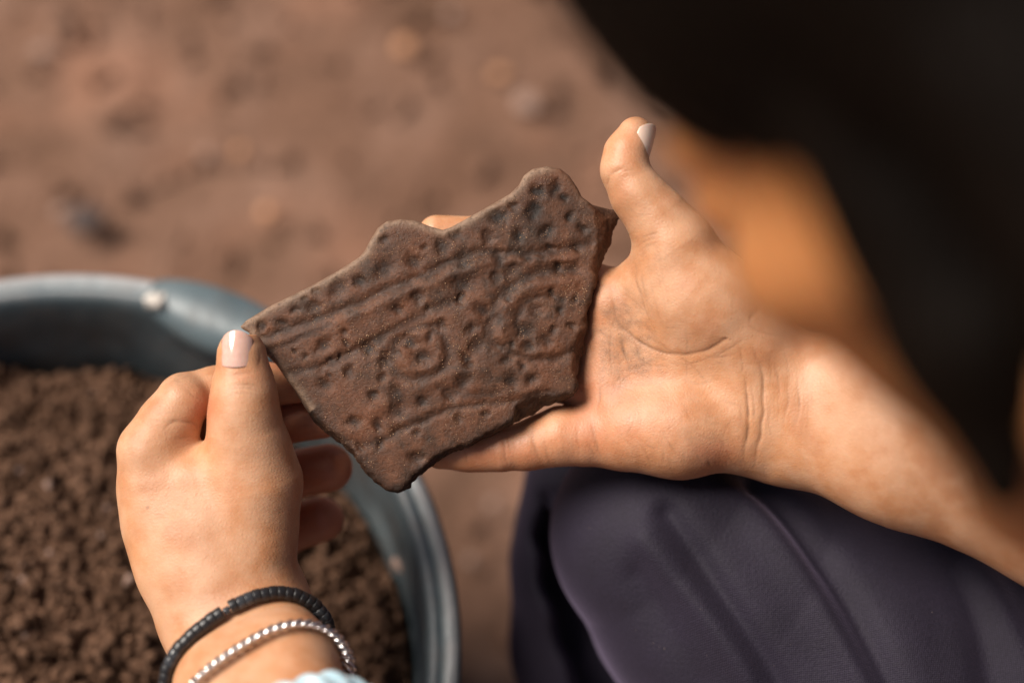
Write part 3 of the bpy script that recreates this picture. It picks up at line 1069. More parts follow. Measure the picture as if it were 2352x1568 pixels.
def upper_body(P):
    d = head_fn(P) if near_box(P.min(0), P.max(0), HC, HC, 120) else np.full(len(P), FAR)
    neck = cap(P, hp(0, -62, -22), np.array(NECK, float), 54, 58)
    d = smin(d, neck, 18)
    sh = chain_mm(P, [(*SH_LEFT, 50), (*NECK, 64), (*SH_RIGHT, 50)], 25)
    d = smin(d, sh, 22)
    d = smin(d, chain_mm(P, [(*NECK, 80), (310, -190, -340, 95), (390, -300, -540, 105)], 30), 30)
    d = smin(d, chain_mm(P, [(*SH_LEFT, 48), (40, -215, -270, 41), (*ELB_L, 37)], 20), 18)
    d = smin(d, chain_mm(P, [(*SH_RIGHT, 48), (350, -68, -380, 43), (290, -75, -505, 41)], 20), 18)
    return d


def join(parts):
    V, F, o = [], [], 0
    A = {}
    for v, f, a in parts:
        V.append(v)
        F.append(f + o)
        o += len(v)
        for key in ('crease', 'dirt', 'red', 'tan'):
            A.setdefault(key, []).append(a.get(key, np.zeros(len(v))))
    return np.concatenate(V), np.concatenate(F), {k_: np.clip(np.concatenate(x), 0, 1) for k_, x in A.items()}


def blob(u, v, cx, cy, sx, sy):
    return np.exp(-(((u - cx) / sx) ** 2 + ((v - cy) / sy) ** 2))


def make_person():
    person = root('person', to_world(np.array((300, -600, -700.)))[0] * np.array([1, 1, 0]),
                  'seated person in dark trousers bending over and holding up a pottery sherd with both hands', 'person')
    # --- right hand
    lo = np.array((-38, -112, -600.))
    hi = np.array((300, 100, -474.))
    hi[0] = 235
    v, f = mesh_sdf(right_hand, lo, hi, 0.54)
    n = grad(right_hand, v, 0.5)
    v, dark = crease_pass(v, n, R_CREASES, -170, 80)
    u, vv, w = uvw(v)
    face = np.clip(n[:, 2] * 2, 0, 1)
    v = v + n * (fbm(v, 0.08, 3, 31) * 0.2)[:, None]
    dirt = (blob(u, vv, 1440, 760, 60, 90) * 1.0 + blob(u, vv, 1400, 800, 40, 150) * 0.6 + blob(u, vv, 1470, 840, 50, 50) * .9 + blob(u, vv, 1440, 470, 60, 60) * 0.35
            + blob(u, vv, 1480, 575, 60, 40) * 0.4 + blob(u, vv, 1560, 980, 120, 80) * 0.35 + blob(u, vv, 1600, 700, 90, 120) * 0.15 + blob(u, vv, 1250, 1040, 180, 40) * 0.45 + blob(u, vv, 1470, 280, 20, 30) * .4) * face
    red = blob(u, vv, 1450, 960, 130, 90) * 0.45 + blob(u, vv, 1150, 1040, 160, 60) * 0.6 + blob(u, vv, 1345, 850, 50, 200) * 0.5 + blob(u, vv, 1640, 1040, 60, 30) * .7 + blob(u, vv, 1440, 330, 50, 60) * 0.3
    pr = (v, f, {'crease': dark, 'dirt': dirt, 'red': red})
    # --- left hand
    lo = np.array((-158, -172, -625.))
    hi = np.array((-45, 0, -478.))
    v, f = mesh_sdf(left_hand, lo, hi, 0.62)
    n = grad(left_hand, v, 0.5)
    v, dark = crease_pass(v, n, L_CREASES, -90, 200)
    v = v + n * (fbm(v, 0.08, 3, 41) * 0.2)[:, None]
    u, vv, w = uvw(v)
    face = np.clip(n[:, 2] * 2, 0, 1)
    dirt = (blob(u, vv, 412, 862, 35, 22) * 0.9 + blob(u, vv, 500, 840, 20, 20) * 0.3) * face
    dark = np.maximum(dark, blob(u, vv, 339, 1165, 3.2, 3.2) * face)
    red = (blob(u, vv, 470, 940, 30, 45) * 0.8 + blob(u, vv, 560, 860, 50, 20) * 0.3 + np.clip((-70 - w) / 60, 0, 1) * (u > 600))  # last term: natural finger redness, deepened to paint in the shadow they lie in
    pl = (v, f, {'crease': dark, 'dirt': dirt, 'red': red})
    # --- the rest of the body, coarser and beside or behind the lens
    v, f = mesh_sdf(upper_body, (-90, -420, -660), (480, 200, -60), 3.5, project=1)
    pb = (v, f, {'tan': np.clip(1.4 - np.linalg.norm(v - HC, axis=1) / 160.0, 0, 1)})  # warm shade under the hair, painted into the face skin

    def link_r(P):
        return chain_mm(P, [(225, -30, -527.5, 33.5), (290, -65, -503, 42)], 12)

    def link_r_all(P):
        a = chain_mm(P, [(215, -28, -530, 33), (290, -65, -503, 42)], 12)
        return smin(a, chain_mm(P, [(215, -58, -533, 32), (290, -85, -508, 40)], 12), 14)
    v, f = mesh_sdf(link_r_all, (178, -140, -590), (345, 30, -450), 2.5, project=1)
    keep = (v[f][:, :, 0] > 232).all(1)
    p2 = (v, f[keep], {})
    v, f = mesh_sdf(left_hand, (-160, -290, -560), (40, -120, -300), 2.5, project=1)
    q = (v[f][:, :, 1] < -165).all(1) | (v[f][:, :, 2] > -482).all(1)
    p3 = (v, f[q], {})
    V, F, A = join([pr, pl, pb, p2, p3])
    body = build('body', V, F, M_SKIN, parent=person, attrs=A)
    # --- nails
    nl = nail('thumb_nail', mm(551, 806, 51), mm(552, 760, 46) - mm(550.5, 850, 57), np.array((-0.05, 0, 1.0)), rmm(46, 50), 1.0, 14.2, M_NAIL, person, taper=0.97, round_tip=0.30)
    tag(nl, 'glossy pale pink thumb nail of the pinching hand')
    a0, a1 = mm(1448, 352, 10), mm(1466, 290, 2)
    nl2 = nail('thumb_nail', (a0 + a1) / 2, a1 - a0, np.array((0.76, 0.22, 0.52)), rmm(45, 5), 1.0, 13.0, M_NAIL2, person, round_tip=0.3)
    tag(nl2, 'thumb nail seen from the side on the upturned open hand')

    # --- hair
    def hair_fn(P):
        q = (P - HC) @ HM.T
        grooves = np.sin(np.arctan2(q[:, 0], q[:, 2] + 10) * 46 + vnoise(P, 0.05, 3) * 3) * 0.9 + fbm(P, 0.06, 3, 8) * 2.5
        d = ellip(q, np.array((0, 54, -12)), (92, 92, 101))
        # long hair falls beside the cheek and over the nape
        d = smin(d, cap(q, np.array((64, 20, -26.)), np.array((70, -48, -28.)), 24, 20), 14)
        d = smin(d, cap(q, np.array((-66, 20, 5.)), np.array((-74, -100, 10.)), 20, 14), 14)
        d = smin(d, cap(q, np.array((0, 0, -70.)), np.array((-10, -90, -70.)), 55, 34), 20)
        facecut = ellip(q, np.array((0, -44, 75)), (120, 62, 78))
        d = smax(d, -facecut, 6)
        d = smin(d, cap(q, np.array((64, 13, 7.)), np.array((65, -44, 14.)), 15.5, 16), 6)
        d = smin(d, cap(q, np.array((65, -44, 14.)), np.array((71, -72, 22.)), 15, 6), 6)
        return d + grooves * 0.5
    v, f = mesh_sdf(hair_fn, (0, -140, -420), (330, 260, -110), 2.0, project=1)
    hair = build('hair', v, f, M_HAIR, parent=person)
    # loose strands so that the outline is not a shell
    SV, SF, o = [], [], 0
    for i in range(520):
        th = RNG.uniform(-2.2, 2.2)
        ph = RNG.uniform(0.1, 1.35)
        dirv = np.array((math.sin(th) * math.sin(ph), math.cos(ph), -math.cos(th) * math.sin(ph) * 0.9))
        p = np.array((0, 28, -16)) + dirv * np.array((82, 98, 99))
        pts = [p]
        tdir = np.array((dirv[0] * 0.3, -1, dirv[2] * 0.2))
        tdir -= dirv * (tdir @ dirv)
        for s in range(6):
            p = p + tdir / np.linalg.norm(tdir) * 13 + RNG.normal(size=3) * 1.4 + np.array((0, -2.0 * s, 0)) * 0.3
            rel = (p - np.array((0, 28, -16))) / np.array((83, 99, 100))
            nr = np.linalg.norm(rel)
            if p[1] > -10:
                p = np.array((0, 28, -16)) + rel / nr * np.array((83, 99, 100)) * RNG.uniform(1.0, 1.03)
            pts.append(p)
        pts = np.array(pts)
        for s, pp in enumerate(pts):
            r = 0.7 * (1 - 0.12 * s)
            for a in range(3):
                ang = a * 2.094
                SV.append(pp + np.array((math.cos(ang) * r, 0.0, math.sin(ang) * r)))
        for s in range(len(pts) - 1):
            for a in range(3):
                b = (a + 1) % 3
                SF.append((o + s * 3 + a, o + s * 3 + b, o + s * 3 + 3 + b, o + s * 3 + 3 + a))
        o += len(pts) * 3
    SV = HC + np.array(SV) @ HM
    st = build('loose_hair', SV, SF, M_HAIR, parent=person)
    st['kind'] = 'stuff'
    for sgn in (1, -1):
        ph, ths = np.meshgrid(np.linspace(0.02, math.pi - 0.02, 12), np.linspace(0, 2 * math.pi, 17)[:-1], indexing='ij')
    # --- shirt
    def shirt_fn(P):
        d = chain_mm(P, [(*SH_LEFT, 62), (*NECK, 76), (*SH_RIGHT, 66)], 25)
        d = smin(d, chain_mm(P, [(*NECK, 96), (310, -190, -340, 110), (395, -310, -560, 120)], 30), 30)
        d = smin(d, chain_mm(P, [(*SH_LEFT, 56), (70, -212, -235, 52)], 20), 18)
        d = smin(d, chain_mm(P, [(*SH_RIGHT, 56), (372, -65, -335, 53)], 20), 18)
        neckhole = cap(P, hp(0, -62, -22), np.array(NECK, float) + np.array((20, -20, 10)), 70, 56)
        return smax(d + fbm(P, 0.02, 3, 4) * 6, -neckhole, 4)
    v, f = mesh_sdf(shirt_fn, (-20, -450, -700), (540, 60, -60), 5.0, project=1)
    build('shirt', v, f, M_SHIRT, parent=person)

    # --- trousers
    def trousers_fn(P):
        d = chain(P, [(1535, 1225, -405, 272), (1700, 1385, -440, 322), (1960, 1560, -480, 400), (2350, 1650, -520, 440)], 14)
        hang = chain(P, [(1520, 1330, -470, 165), (1490, 1440, -520, 105), (1640, 1600, -560, 150)], 8)
        d = smin(d, hang, 10)
        d = smin(d, chain_mm(P, [(*mm(2350, 1650, -520), 76), (400, -330, -640, 100)], 20), 25)
        # lower part of the other leg, farther down
        shin = chain(P, [(1420, 1130, -760, 215), (1390, 1300, -820, 205), (1365, 1480, -900, 180), (1420, 1700, -1050, 190)], 14)
        shin = smin(shin, chain_mm(P, [(*mm(1440, 1180, -800), 40), (230, -160, -760, 70), (420, -330, -740, 98)], 20), 20)
        for dw in (-560, -620, -680, -740, -800):
            tr = chain(P, [(1258, 1150, dw, 12), (1264, 1230, dw, 24), (1294, 1330, dw, 40), (1340, 1450, dw, 50), (1400, 1600, dw, 62), (1440, 1750, dw, 62)], 6)
            shin = smax(shin, -tr, 8)
        return np.minimum(d, shin)
    v, f = mesh_sdf(trousers_fn, (0, -470, -860), (520, -10, -540), 1.6, project=1)
    n = grad(trousers_fn, v, 1.0, None, 60.0)
    u, vv, w = uvw(v)
    disp = np.zeros(len(v))
    ju = u + fbm(v, 0.012, 2, 77) * 10
    jv = vv + fbm(v, 0.012, 2, 78) * 10
    near = np.clip((w + 560) / 60, 0, 1)
    for pts, wd, dp in [
            ([(1640, 1110), (1711, 1164), (1788, 1251), (1855, 1343), (1916, 1441), (1993, 1567), (2060, 1690)], 44, 6.0),
            ([(1711, 1164), (1788, 1251), (1855, 1343), (1916, 1441), (1993, 1567), (2060, 1690)], 26, 0.6),
            ([(1480, 1240), (1537, 1313), (1609, 1395), (1670, 1471), (1732, 1567), (1790, 1680)], 36, 5.2),
            ([(1560, 1340), (1609, 1395), (1670, 1471), (1732, 1567), (1790, 1680)], 26, 0.6),
            ([(2150, 1230), (2252, 1338), (2310, 1428), (2352, 1500), (2400, 1620)], 42, 6.0),
            ([(1960, 1250), (2060, 1380), (2130, 1568)], 55, 1.6)]:
        disp += np.exp(-(seg_dist(ju, jv, bez(pts, 5)) / wd) ** 2) * dp * near
    for pts, wd, dp in [
            ([(1740, 1110), (1800, 1175), (1865, 1267), (1941, 1379), (1993, 1482), (2045, 1600)], 34, 8.5),
            ([(1530, 1180), (1573, 1246), (1640, 1354), (1711, 1456), (1762, 1533), (1820, 1640)], 30, 7.0),
            ([(1460, 1330), (1520, 1430), (1600, 1568)], 40, 4.5),
            ([(2190, 1300), (2245, 1420), (2275, 1568)], 38, 6.0),
            ([(1400, 1090), (1560, 1105), (1720, 1110)], 30, 1.5)]:
        disp -= np.exp(-(seg_dist(ju, jv, bez(pts, 5)) / wd) ** 2) * dp * near
    disp += fbm(v, 0.02, 2, 55) * 1.2
    v = v + n * (disp * 0.68)[:, None]
    build('trousers', v, f, M_CLOTH, parent=person)
    return person


# ------------------------------------------------------------------ bracelets
def ring_frames(C, A, B, n):
    """points and tangents round an ellipse C + cos*A + sin*B"""
    t = np.linspace(0, 2 * math.pi, 2000)
    p = C + np.cos(t)[:, None] * A + np.sin(t)[:, None] * B
    s = np.concatenate([[0], np.cumsum(np.linalg.norm(np.diff(p, axis=0), axis=1))])
    q = np.interp(np.arange(n) / n * s[-1], s, t)
    P = C + np.cos(q)[:, None] * A + np.sin(q)[:, None] * B
    T = -np.sin(q)[:, None] * A + np.cos(q)[:, None] * B
    T /= np.linalg.norm(T, axis=1)[:, None]
    N = np.cross(A, B)
    N /= np.linalg.norm(N)
    R = np.cross(T, N)
    return q, P, T, R, N, s[-1]


def piece(name, me, M3, loc_mm, parent, mat_index=None):
    ob = bpy.data.objects.new(name, me)
    COL.objects.link(ob)
    ob.parent = parent
    W = RW.T @ M3                     # columns: local axes in world
    L = to_world(loc_mm)[0] - np.array(parent['_org'])
    ob.matrix_local = Matrix([[*W[0], L[0]], [*W[1], L[1]], [*W[2], L[2]], [0, 0, 0, 1]])
    return ob


def disc_mesh(name, r, hgt, mat):
    prof = [(0.0, -hgt / 2), (r * 0.955, -hgt / 2), (r * 0.995, -hgt * 0.40), (r, 0), (r * 0.995, hgt * 0.40), (r * 0.955, hgt / 2), (0.0, hgt / 2)]
    N = 14
    V, F = [], []
    for (rr, z) in prof:
        for a in range(N):
            ang = a * 2 * math.pi / N
            V.append((rr * math.cos(ang) * .001, rr * math.sin(ang) * .001, z * .001))
    for j in range(len(prof) - 1):
        for a in range(N):
            b = (a + 1) % N
            F.append((j * N + a, j * N + b, (j + 1) * N + b, (j + 1) * N + a))
    me = bpy.data.meshes.new(name)
    me.from_pydata(V, [], F)
    me.polygons.foreach_set('use_smooth', [True] * len(F))
    me.materials.append(mat)
    return me


def torus_mesh(name, R1, R2, r, mat, N=16, M=7):
    V, F = [], []
    for i in range(N):
        a = i * 2 * math.pi / N
        c = np.array((R1 * math.cos(a), R2 * math.sin(a), 0))
        nn = np.array((math.cos(a), math.sin(a), 0))
        for j in range(M):
            b = j * 2 * math.pi / M
            V.append(tuple((c + nn * r * math.cos(b) + np.array((0, 0, 1)) * r * math.sin(b)) * .001))
    for i in range(N):
        for j in range(M):
            i2, j2 = (i + 1) % N, (j + 1) % M
            F.append((i * M + j, i2 * M + j, i2 * M + j2, i * M + j2))
    me = bpy.data.meshes.new(name)
    me.from_pydata(V, [], F)
    me.polygons.foreach_set('use_smooth', [True] * len(F))
    me.materials.append(mat)
    return me


def surf(u, v):
    """point of the left arm that shows at (u, v)"""
    d = np.array([(u - 1176) / FPX, (784 - v) / FPX, -1.0])
    d /= np.linalg.norm(d)
    t = 380.0
    for _ in range(200):
        e = float(left_hand((d * t)[None])[0])
        if e < 0.02 or t > 700:
            break
        t += e * 0.8
    return d * t


def wrap(pts, n, off, squash=None):
    """closed ring in the plane of three points seen on the arm, lying off mm outside the skin"""
    a = surf(*pts[0])
    N = np.array(pts[1], float)
    N /= np.linalg.norm(N)
    ax = (ELB_L - WR_L) / np.linalg.norm(ELB_L - WR_L)
    C = WR_L + ax * (((a - WR_L) @ N) / (ax @ N))
    X = np.array((1.0, 0, 0)) - N * N[0]
    X /= np.linalg.norm(X)
    Y = np.cross(N, X)
    m = 240
    R = []
    for i in range(m):
        q = i / m * 2 * math.pi
        dv = X * math.cos(q) + Y * math.sin(q)
        t = 60.0
        for _ in range(60):
            e = float(left_hand((C + dv * t)[None])[0]) - off
            if e < 0.03:
                break
            t -= e * 0.8
        R.append(t)
    R = np.array(R)
    for _ in range(6):
        R = (np.roll(R, 1) + 2 * R + np.roll(R, -1)) / 4
    q = np.arange(m + 1) / m * 2 * math.pi
    RR = np.append(R, R[0])
    P = C + RR[:, None] * (np.cos(q)[:, None] * X + np.sin(q)[:, None] * Y)
    s = np.concatenate([[0], np.cumsum(np.linalg.norm(np.diff(P, axis=0), axis=1))])
    t = np.arange(n) / n * s[-1]
    Q = np.stack([np.interp(t, s, P[:, k_]) for k_ in range(3)], 1)
    T = np.roll(Q, -1, 0) - np.roll(Q, 1, 0)
    T /= np.linalg.norm(T, axis=1)[:, None]
    return C, Q, T, np.cross(T, N), N, s[-1]


def make_bracelets():
    # black disc beads
    nb = 60
    C, P, T, R, N, L = wrap([(612, 1382), (0.40, -0.22, 0.9)], nb, 2.5)
    r = root('bead_bracelet', to_world(C)[0], 'black disc bead bracelet round the wrist of the hand with the glossy nail', 'bracelet')
    tone = [disc_mesh('bead', 2.6, L / nb * 0.99, M_BEAD), disc_mesh('bead', 2.6, L / nb * 0.99, M_BEADL)]
    uu, vv, ww = uvw(P)
    gap = int(np.argmin(np.hypot(uu - 512, vv - 1405) + np.where(R @ np.array((0, 0, 1.0)) * np.sign((R * (P - C)).sum()) > 0, 0, 999)))
    for i in range(nb):
        if i == gap:
            piece('bead', disc_mesh('small_bead', 1.6, L / nb * 0.8, M_BEADL), np.stack([R[i], N, T[i]], 1), P[i] - R[i] * 0.5, r)
            continue
        g = (i * 29) % 11
        piece('bead', tone[1 if g in (2, 6) else 0], np.stack([R[i], N, T[i]], 1), P[i] + R[i] * 0.12 * math.sin(i * 2.3), r)
    cv, cf = tube(P, R, N, 0.5, 6, True)
    build('cord', cv, cf, M_BEAD, parent=r)
    # silver curb chain
    n = 54
    C, P, T, R, N, L = wrap([(685, 1446), (0.42, -0.25, 0.87)], n, 2.5)
    r = root('chain_bracelet', to_world(C)[0], 'silver curb chain bracelet lying below the black bead bracelet', 'bracelet')
    me = torus_mesh('link', L / n * 0.74, 3.1, 0.72, M_SILVER)
    for i in range(n):
        tw = 0.62
        x = T[i] * math.cos(0.75) + N * math.sin(0.75)
        y0 = N * math.cos(0.75) - T[i] * math.sin(0.75)
        y = y0 * math.cos(tw) + R[i] * math.sin(tw)
        z = np.cross(x, y)
        piece('chain_link', me, np.stack([x, y, z], 1), P[i], r)
    # pale blue twisted hair tie
    C, P, T, R, N, L = wrap([(740, 1612), (0.40, -0.26, 0.87)], 300, 5.0)
    M = 22
    V, F = [], []
    for i in range(300):
        a0 = i / 300 * 2 * math.pi * 30
        for j in range(M):
            b = j / M * 2 * math.pi
            rr = 4.8 + 1.1 * math.cos(3 * b + a0) + 0.4 * math.cos(a0 * 0.37)
            V.append(P[i] + R[i] * rr * math.cos(b) + N * rr * math.sin(b))
    for i in range(300):
        for j in range(M):
            i2, j2 = (i + 1) % 300, (j + 1) % M
            F.append((i * M + j, i * M + j2, i2 * M + j2, i2 * M + j))
    h = build('hair_tie', np.array(V), F, M_BLUE)
    tag(h, 'pale blue twisted satin hair tie worn beside the silver chain bracelet', 'hair tie')


def tube(P, R, N, rad, M, closed):
    n = len(P)
    V, F = [], []
    for i in range(n):
        for j in range(M):
            b = j / M * 2 * math.pi
            V.append(P[i] + R[i] * rad * math.cos(b) + N * rad * math.sin(b))
    for i in range(n if closed else n - 1):
        for j in range(M):
            i2, j2 = (i + 1) % n, (j + 1) % M
            F.append((i * M + j, i * M + j2, i2 * M + j2, i2 * M + j))
    return np.array(V), F


# ------------------------------------------------------------------ tub of soil
TUB_C = np.array((-0.220, 0.188))
TUB_R = 0.199
TUB_Z = 0.32
SOIL_Z = TUB_Z - 0.075


def soil_h(x, y):
    p = np.stack([x, y, np.zeros(len(x))], 1)
    h = fbm(p, 9, 3, 61) * 0.012 + fbm(p, 45, 3, 62) * 0.006 + np.abs(fbm(p, 130, 2, 63)) * 0.006
    r = np.hypot(x - TUB_C[0], y - TUB_C[1])
    h = h + np.abs(fbm(p, 150, 3, 64)) * 0.014 - 0.002 + np.abs(fbm(p, 48, 2, 65)) * 0.008
    return SOIL_Z + 0.009 + h + 0.024 * np.clip(1 - (r / 0.17) ** 2, 0, 1) + 0.05 * np.clip(-(x - TUB_C[0]) * 0.5 + (y - TUB_C[1]) * 0.5, -0.1, 0.1)


def clods(n, place, rmin, rmax, seed, power=2.0):
    rg = np.random.default_rng(seed)
    t = (1 + 5 ** 0.5) / 2
    ico = np.array([(-1, t, 0), (1, t, 0), (-1, -t, 0), (1, -t, 0), (0, -1, t), (0, 1, t), (0, -1, -t), (0, 1, -t), (t, 0, -1), (t, 0, 1), (-t, 0, -1), (-t, 0, 1)], float)
    ico /= np.linalg.norm(ico[0])
    fc = np.array([(0, 11, 5), (0, 5, 1), (0, 1, 7), (0, 7, 10), (0, 10, 11), (1, 5, 9), (5, 11, 4), (11, 10, 2), (10, 7, 6), (7, 1, 8), (3, 9, 4), (3, 4, 2), (3, 2, 6), (3, 6, 8), (3, 8, 9), (4, 9, 5), (2, 4, 11), (6, 2, 10), (8, 6, 7), (9, 8, 1)])
    C = place(rg, n)
    n = len(C)
    r = rmin + (rmax - rmin) * rg.random(n) ** power
    V = ico[None] * r[:, None, None] * rg.uniform(0.5, 1.45, (n, 12, 1)) * rg.uniform(0.6, 1.3, (n, 1, 3))
    V = V + C[:, None, :]
    F = fc[None] + (np.arange(n) * 12)[:, None, None]
    return V.reshape(-1, 3), F.reshape(-1, 3)


def make_tub():
    r0 = root('rubber_tub', (TUB_C[0], TUB_C[1], 0.0), 'grey rubber builder tub heaped with loose brown soil', 'tub')
    prof = [(-0.036, -0.318), (-0.030, -0.30), (-0.010, -0.06), (-0.006, -0.016), (-0.001, -0.013), (0.000, -0.004), (-0.002, 0.000), (-0.005, 0.001), (-0.0075, -0.001),
            (-0.0090, -0.001), (-0.0110, 0.0012), (-0.0132, 0.0006), (-0.0150, -0.003), (-0.0166, -0.009), (-0.0195, -0.030), (-0.028, -0.09), (-0.037, -0.22), (-0.043, -0.306)]
    N = 160
    V, F, muck, lip = [], [], [], []
    for (dr, z) in prof:
        for a in range(N):
            ang = a * 2 * math.pi / N
            V.append((TUB_C[0] + (TUB_R + dr) * math.cos(ang), TUB_C[1] + (TUB_R + dr) * math.sin(ang), TUB_Z + z))
            muck.append(1.0 if (dr <= -0.019 and z > -0.25) else (0.5 if dr < -0.016 else 0.0))
            lip.append(0.9 if (z > -0.0005 and dr > -0.006) else (0.35 if z > 0 else 0.0))
    for j in range(len(prof) - 1):
        for a in range(N):
            b = (a + 1) % N
            F.append((j * N + a, j * N + b, (j + 1) * N + b, (j + 1) * N + a))
    F.append(tuple(range(N)))
    F.append(tuple(reversed(range((len(prof) - 1) * N, len(prof) * N))))
    V = np.array(V)
    V[:, :2] += 0.0015 * fbm(V, 6, 2, 5)[:, None]
    build('tub_wall', V, F, M_TUB, parent=r0, attrs={'muck': muck, 'lip': lip}, world=True)
    # moulded handle lug across the far rim
    ang = math.atan2(0.163, 0.108)
    lugs = []
    for side, an in ((0, math.radians(66)), (1, math.radians(66 + 180))):
        e = np.array((math.cos(an), math.sin(an)))
        t_ = np.array((-e[1], e[0]))
        V, F = [], []
        n = 22
        for i in range(n):
            s = i / (n - 1)
            phi = an + (s - 0.5) * 0.42
            rise = math.sin(s * math.pi) ** 0.6
            ee = np.array((math.cos(phi), math.sin(phi)))
            for (dr, dz) in ((0.006, -0.016), (0.011, -0.002), (0.007, 0.006), (-0.012, 0.006), (-0.020, 0.0), (-0.022, -0.016), (-0.012, -0.020)):
                rr = TUB_R - 0.005 + dr * (0.35 + 0.65 * rise)
                V.append((TUB_C[0] + rr * ee[0], TUB_C[1] + rr * ee[1], TUB_Z + dz * (0.3 + 0.7 * rise) - 0.001))
        for i in range(n - 1):
            for j in range(7):
                j2 = (j + 1) % 7
                F.append((i * 7 + j, i * 7 + j2, (i + 1) * 7 + j2, (i + 1) * 7 + j))
        F.append(tuple(reversed(range(7))))
        F.append(tuple(range((n - 1) * 7, n * 7)))
        build('handle_lug', np.array(V), F, M_TUB, parent=r0, attrs={'muck': np.zeros(len(V))}, world=True)
    # pale rope knot in the lug
    kx, ky = on_ground(355, 686, TUB_Z + 0.004)
    kc = np.array((kx, ky, TUB_Z + 0.003))
    v, f = clods(5, lambda rg, n: kc + rg.normal(size=(n, 3)) * 0.0012, 0.0035, 0.0042, 3)
    build('rivet', v, f, M_WHITE, parent=r0, world=True)
    # soil
    n = 420
    g = np.linspace(-1, 1, n)
    X, Y = np.meshgrid(g, g, indexing='ij')
    rr = np.hypot(X, Y)
    x, y = (TUB_C[0] + X * 0.172).ravel(), (TUB_C[1] + Y * 0.172).ravel()
    z = soil_h(x, y)
    idx = np.arange(n * n).reshape(n, n)
    q = np.stack([idx[:-1, :-1], idx[1:, :-1], idx[1:, 1:], idx[:-1, 1:]], -1).reshape(-1, 4)
    inside = (rr.ravel()[q] < 1.0).all(1)
    q = q[inside]
    used = np.unique(q)
    mp = -np.ones(n * n, np.int64)
    mp[used] = np.arange(len(used))
    P = np.stack([x, y, z], 1)[used]
    so = build('heaped_soil', P, mp[q], M_SOIL, world=True)
    tag(so, 'loose crumbly dark brown soil filling the grey rubber tub', 'soil', kind='stuff')

    def place(rg, m):
        a = rg.uniform(0, 2 * math.pi, m)
        r = np.sqrt(rg.random(m)) * 0.165
        xx, yy = TUB_C[0] + r * np.cos(a), TUB_C[1] + r * np.sin(a)
        return np.stack([xx, yy, soil_h(xx, yy) + rg.uniform(-0.001, 0.003, m)], 1)
    v, f = clods(42000, place, 0.0005, 0.0036, 5, 3.0)
    cr = build('soil_crumbs', v, f, M_SOIL, parent=so, world=True)
    cr['kind'] = 'stuff'
    v, f = clods(160, place, 0.0009, 0.0042, 15, 2.0)
    gb = build('stone_bits', v, f, M_PEB, parent=so, world=True)
    gb['kind'] = 'stuff'
    sx, sy = on_ground(932, 1300, SOIL_Z + 0.02)
    rg = np.random.default_rng(4)
    v, f = clods(1, lambda r_, n: np.array([[sx, sy, soil_h(np.array([sx]), np.array([sy]))[0] + 0.004]]), 0.0075, 0.0080, 21)
    st = build('clod', v, f, M_PEB, world=True)
    tag(st, 'pinkish dry clod lying on the dark soil against the inner tub wall', 'clod')


# ------------------------------------------------------------------ ground
def make_ground():
    n = 520
    g = np.linspace(-1, 1, n)
    s = np.sign(g) * (np.abs(g) * 1.3 + np.abs(g) ** 9 * 24)
    X, Y = np.meshgrid(s + 0.0, s + 0.55, indexing='ij')
    x, y = X.ravel(), Y.ravel()
    p = np.stack([x, y, np.zeros(len(x))], 1)
    z = fbm(p, 3.5, 3, 71) * 0.014 + fbm(p, 18, 4, 72) * 0.008 - 0.022
    idx = np.arange(n * n).reshape(n, n)
    q = np.stack([idx[:-1, :-1], idx[1:, :-1], idx[1:, 1:], idx[:-1, 1:]], -1).reshape(-1, 4)
    gr = build('ground', np.stack([x, y, z], 1), q, M_GROUND, world=True)
    tag(gr, kind='structure')

    def place(rg, m):
        xx, yy = rg.normal(size=m) * 0.95, 0.55 + rg.normal(size=m) * 0.95
        pp = np.stack([xx, yy, np.zeros(m)], 1)
        return np.stack([xx, yy, fbm(pp, 3.5, 3, 71) * 0.014 + fbm(pp, 18, 4, 72) * 0.008 - 0.022 + 0.002], 1)
    v, f = clods(11000, place, 0.0015, 0.012, 9, 4.0)
    o = build('gravel', v, f, M_GROUND, world=True)
    tag(o, 'fine gravel and crumbs of earth scattered over the trodden ground', 'gravel', kind='stuff')


def on_ground(u, v, z=0.0):
    d = np.array([(u - 1176) / FPX, (784 - v) / FPX, -1.0]) @ RW
    t = (z - CAM_H) / d[2]
    return d[0] * t, d[1] * t


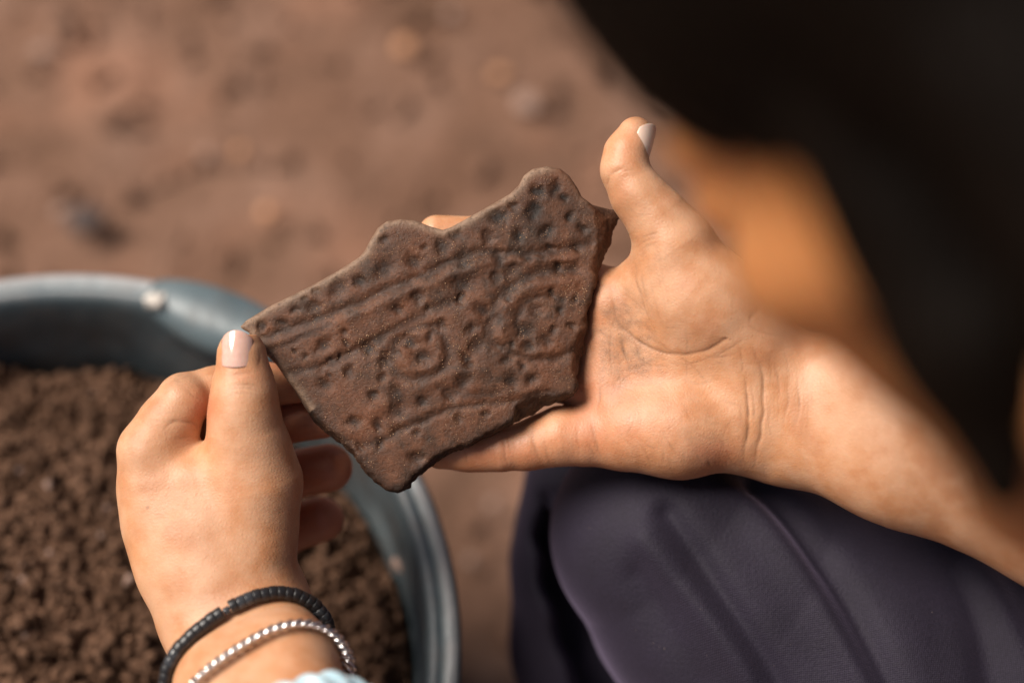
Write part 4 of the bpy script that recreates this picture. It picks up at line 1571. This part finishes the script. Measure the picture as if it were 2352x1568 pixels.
def stone(name, u, v, r, mat, label, cat, seed, flat=0.6, ground=True):
    x, y = on_ground(u, v)
    rg = np.random.default_rng(seed)
    th = np.linspace(0, 2 * math.pi, 15)[:-1]
    ph = np.linspace(0.0, math.pi, 9)
    V, F = [], []
    for p_ in ph:
        for t_ in th:
            V.append((math.sin(p_) * math.cos(t_), math.sin(p_) * math.sin(t_), math.cos(p_) * flat))
    V = np.array(V)
    sc_ = 1 + 0.30 * fbm(V + seed * 3.1, 1.6, 3, seed)
    V = V * sc_[:, None] * r * 0.62 * np.array((rg.uniform(0.85, 1.2), rg.uniform(0.8, 1.1), 1))
    V += np.array((x, y, r * flat * 0.55 - 0.008))
    for j in range(len(ph) - 1):
        for a in range(14):
            b = (a + 1) % 14
            F.append((j * 14 + a, (j + 1) * 14 + a, (j + 1) * 14 + b, j * 14 + b))
    o = build(name, V, F, mat, world=True)
    tag(o, label, cat)
    return o


def make_stones():
    stone('clay_chip', 928, 100, 0.0125, M_CHIP, 'bright orange clay chip on the earth straight above the dark notch of the sherd rim', 'clay chip', 1)
    stone('clay_chip', 612, 482, 0.0115, M_CHIP, 'round orange clay chip on bare earth between the tub and the orange chip above it', 'clay chip', 2)
    stone('clay_chip', 552, 340, 0.0100, M_CHIP, 'small dull orange chip beside a grey pebble in the middle of the bare ground', 'clay chip', 3)
    stone('pebble', 474, 346, 0.0080, M_PEB, 'small grey pebble just left of the dull orange chip', 'pebble', 4)
    stone('earth_clod', 196, 500, 0.022, M_DARKCLOD, 'dark damp clod of earth on the ground behind the tub rim', 'clod', 5, 0.5)
    stone('pebble', 140, 478, 0.010, M_PEB, 'pinkish pebble touching the dark damp clod', 'pebble', 6)
    stone('pebble', 1210, 228, 0.016, M_PEB, 'broad pinkish pebble on the earth above the tall lobe of the sherd', 'pebble', 7, 0.35)
    stone('pebble', 1035, 22, 0.010, M_PEB, 'pale pebble at the far edge of the bare ground beside the dark hair', 'pebble', 8)
    stone('pebble', 96, 108, 0.012, M_PEB, 'pale elongated pebble in the far corner of the bare ground', 'pebble', 9, 0.4)
    stone('clay_chip', 1148, 160, 0.010, M_CHIP, 'small orange chip between the broad pinkish pebble and the pale far pebble', 'clay chip', 10, 0.4)
    stone('pebble', 1132, 1150, 0.008, M_PEB, 'pale round pebble on the ground between the tub and the trousered knee', 'pebble', 11)
    stone('pebble', 1082, 1280, 0.007, M_PEB, 'tiny pale pebble on the ground close beside the tub rim', 'pebble', 12)


import time
for step in (make_ground, make_stones, make_tub, make_sherd, make_person, make_bracelets):
    t0 = time.time()
    step()
    print('built', step.__name__, round(time.time() - t0, 1))
for o in bpy.data.objects:
    if '_org' in o:
        del o['_org']
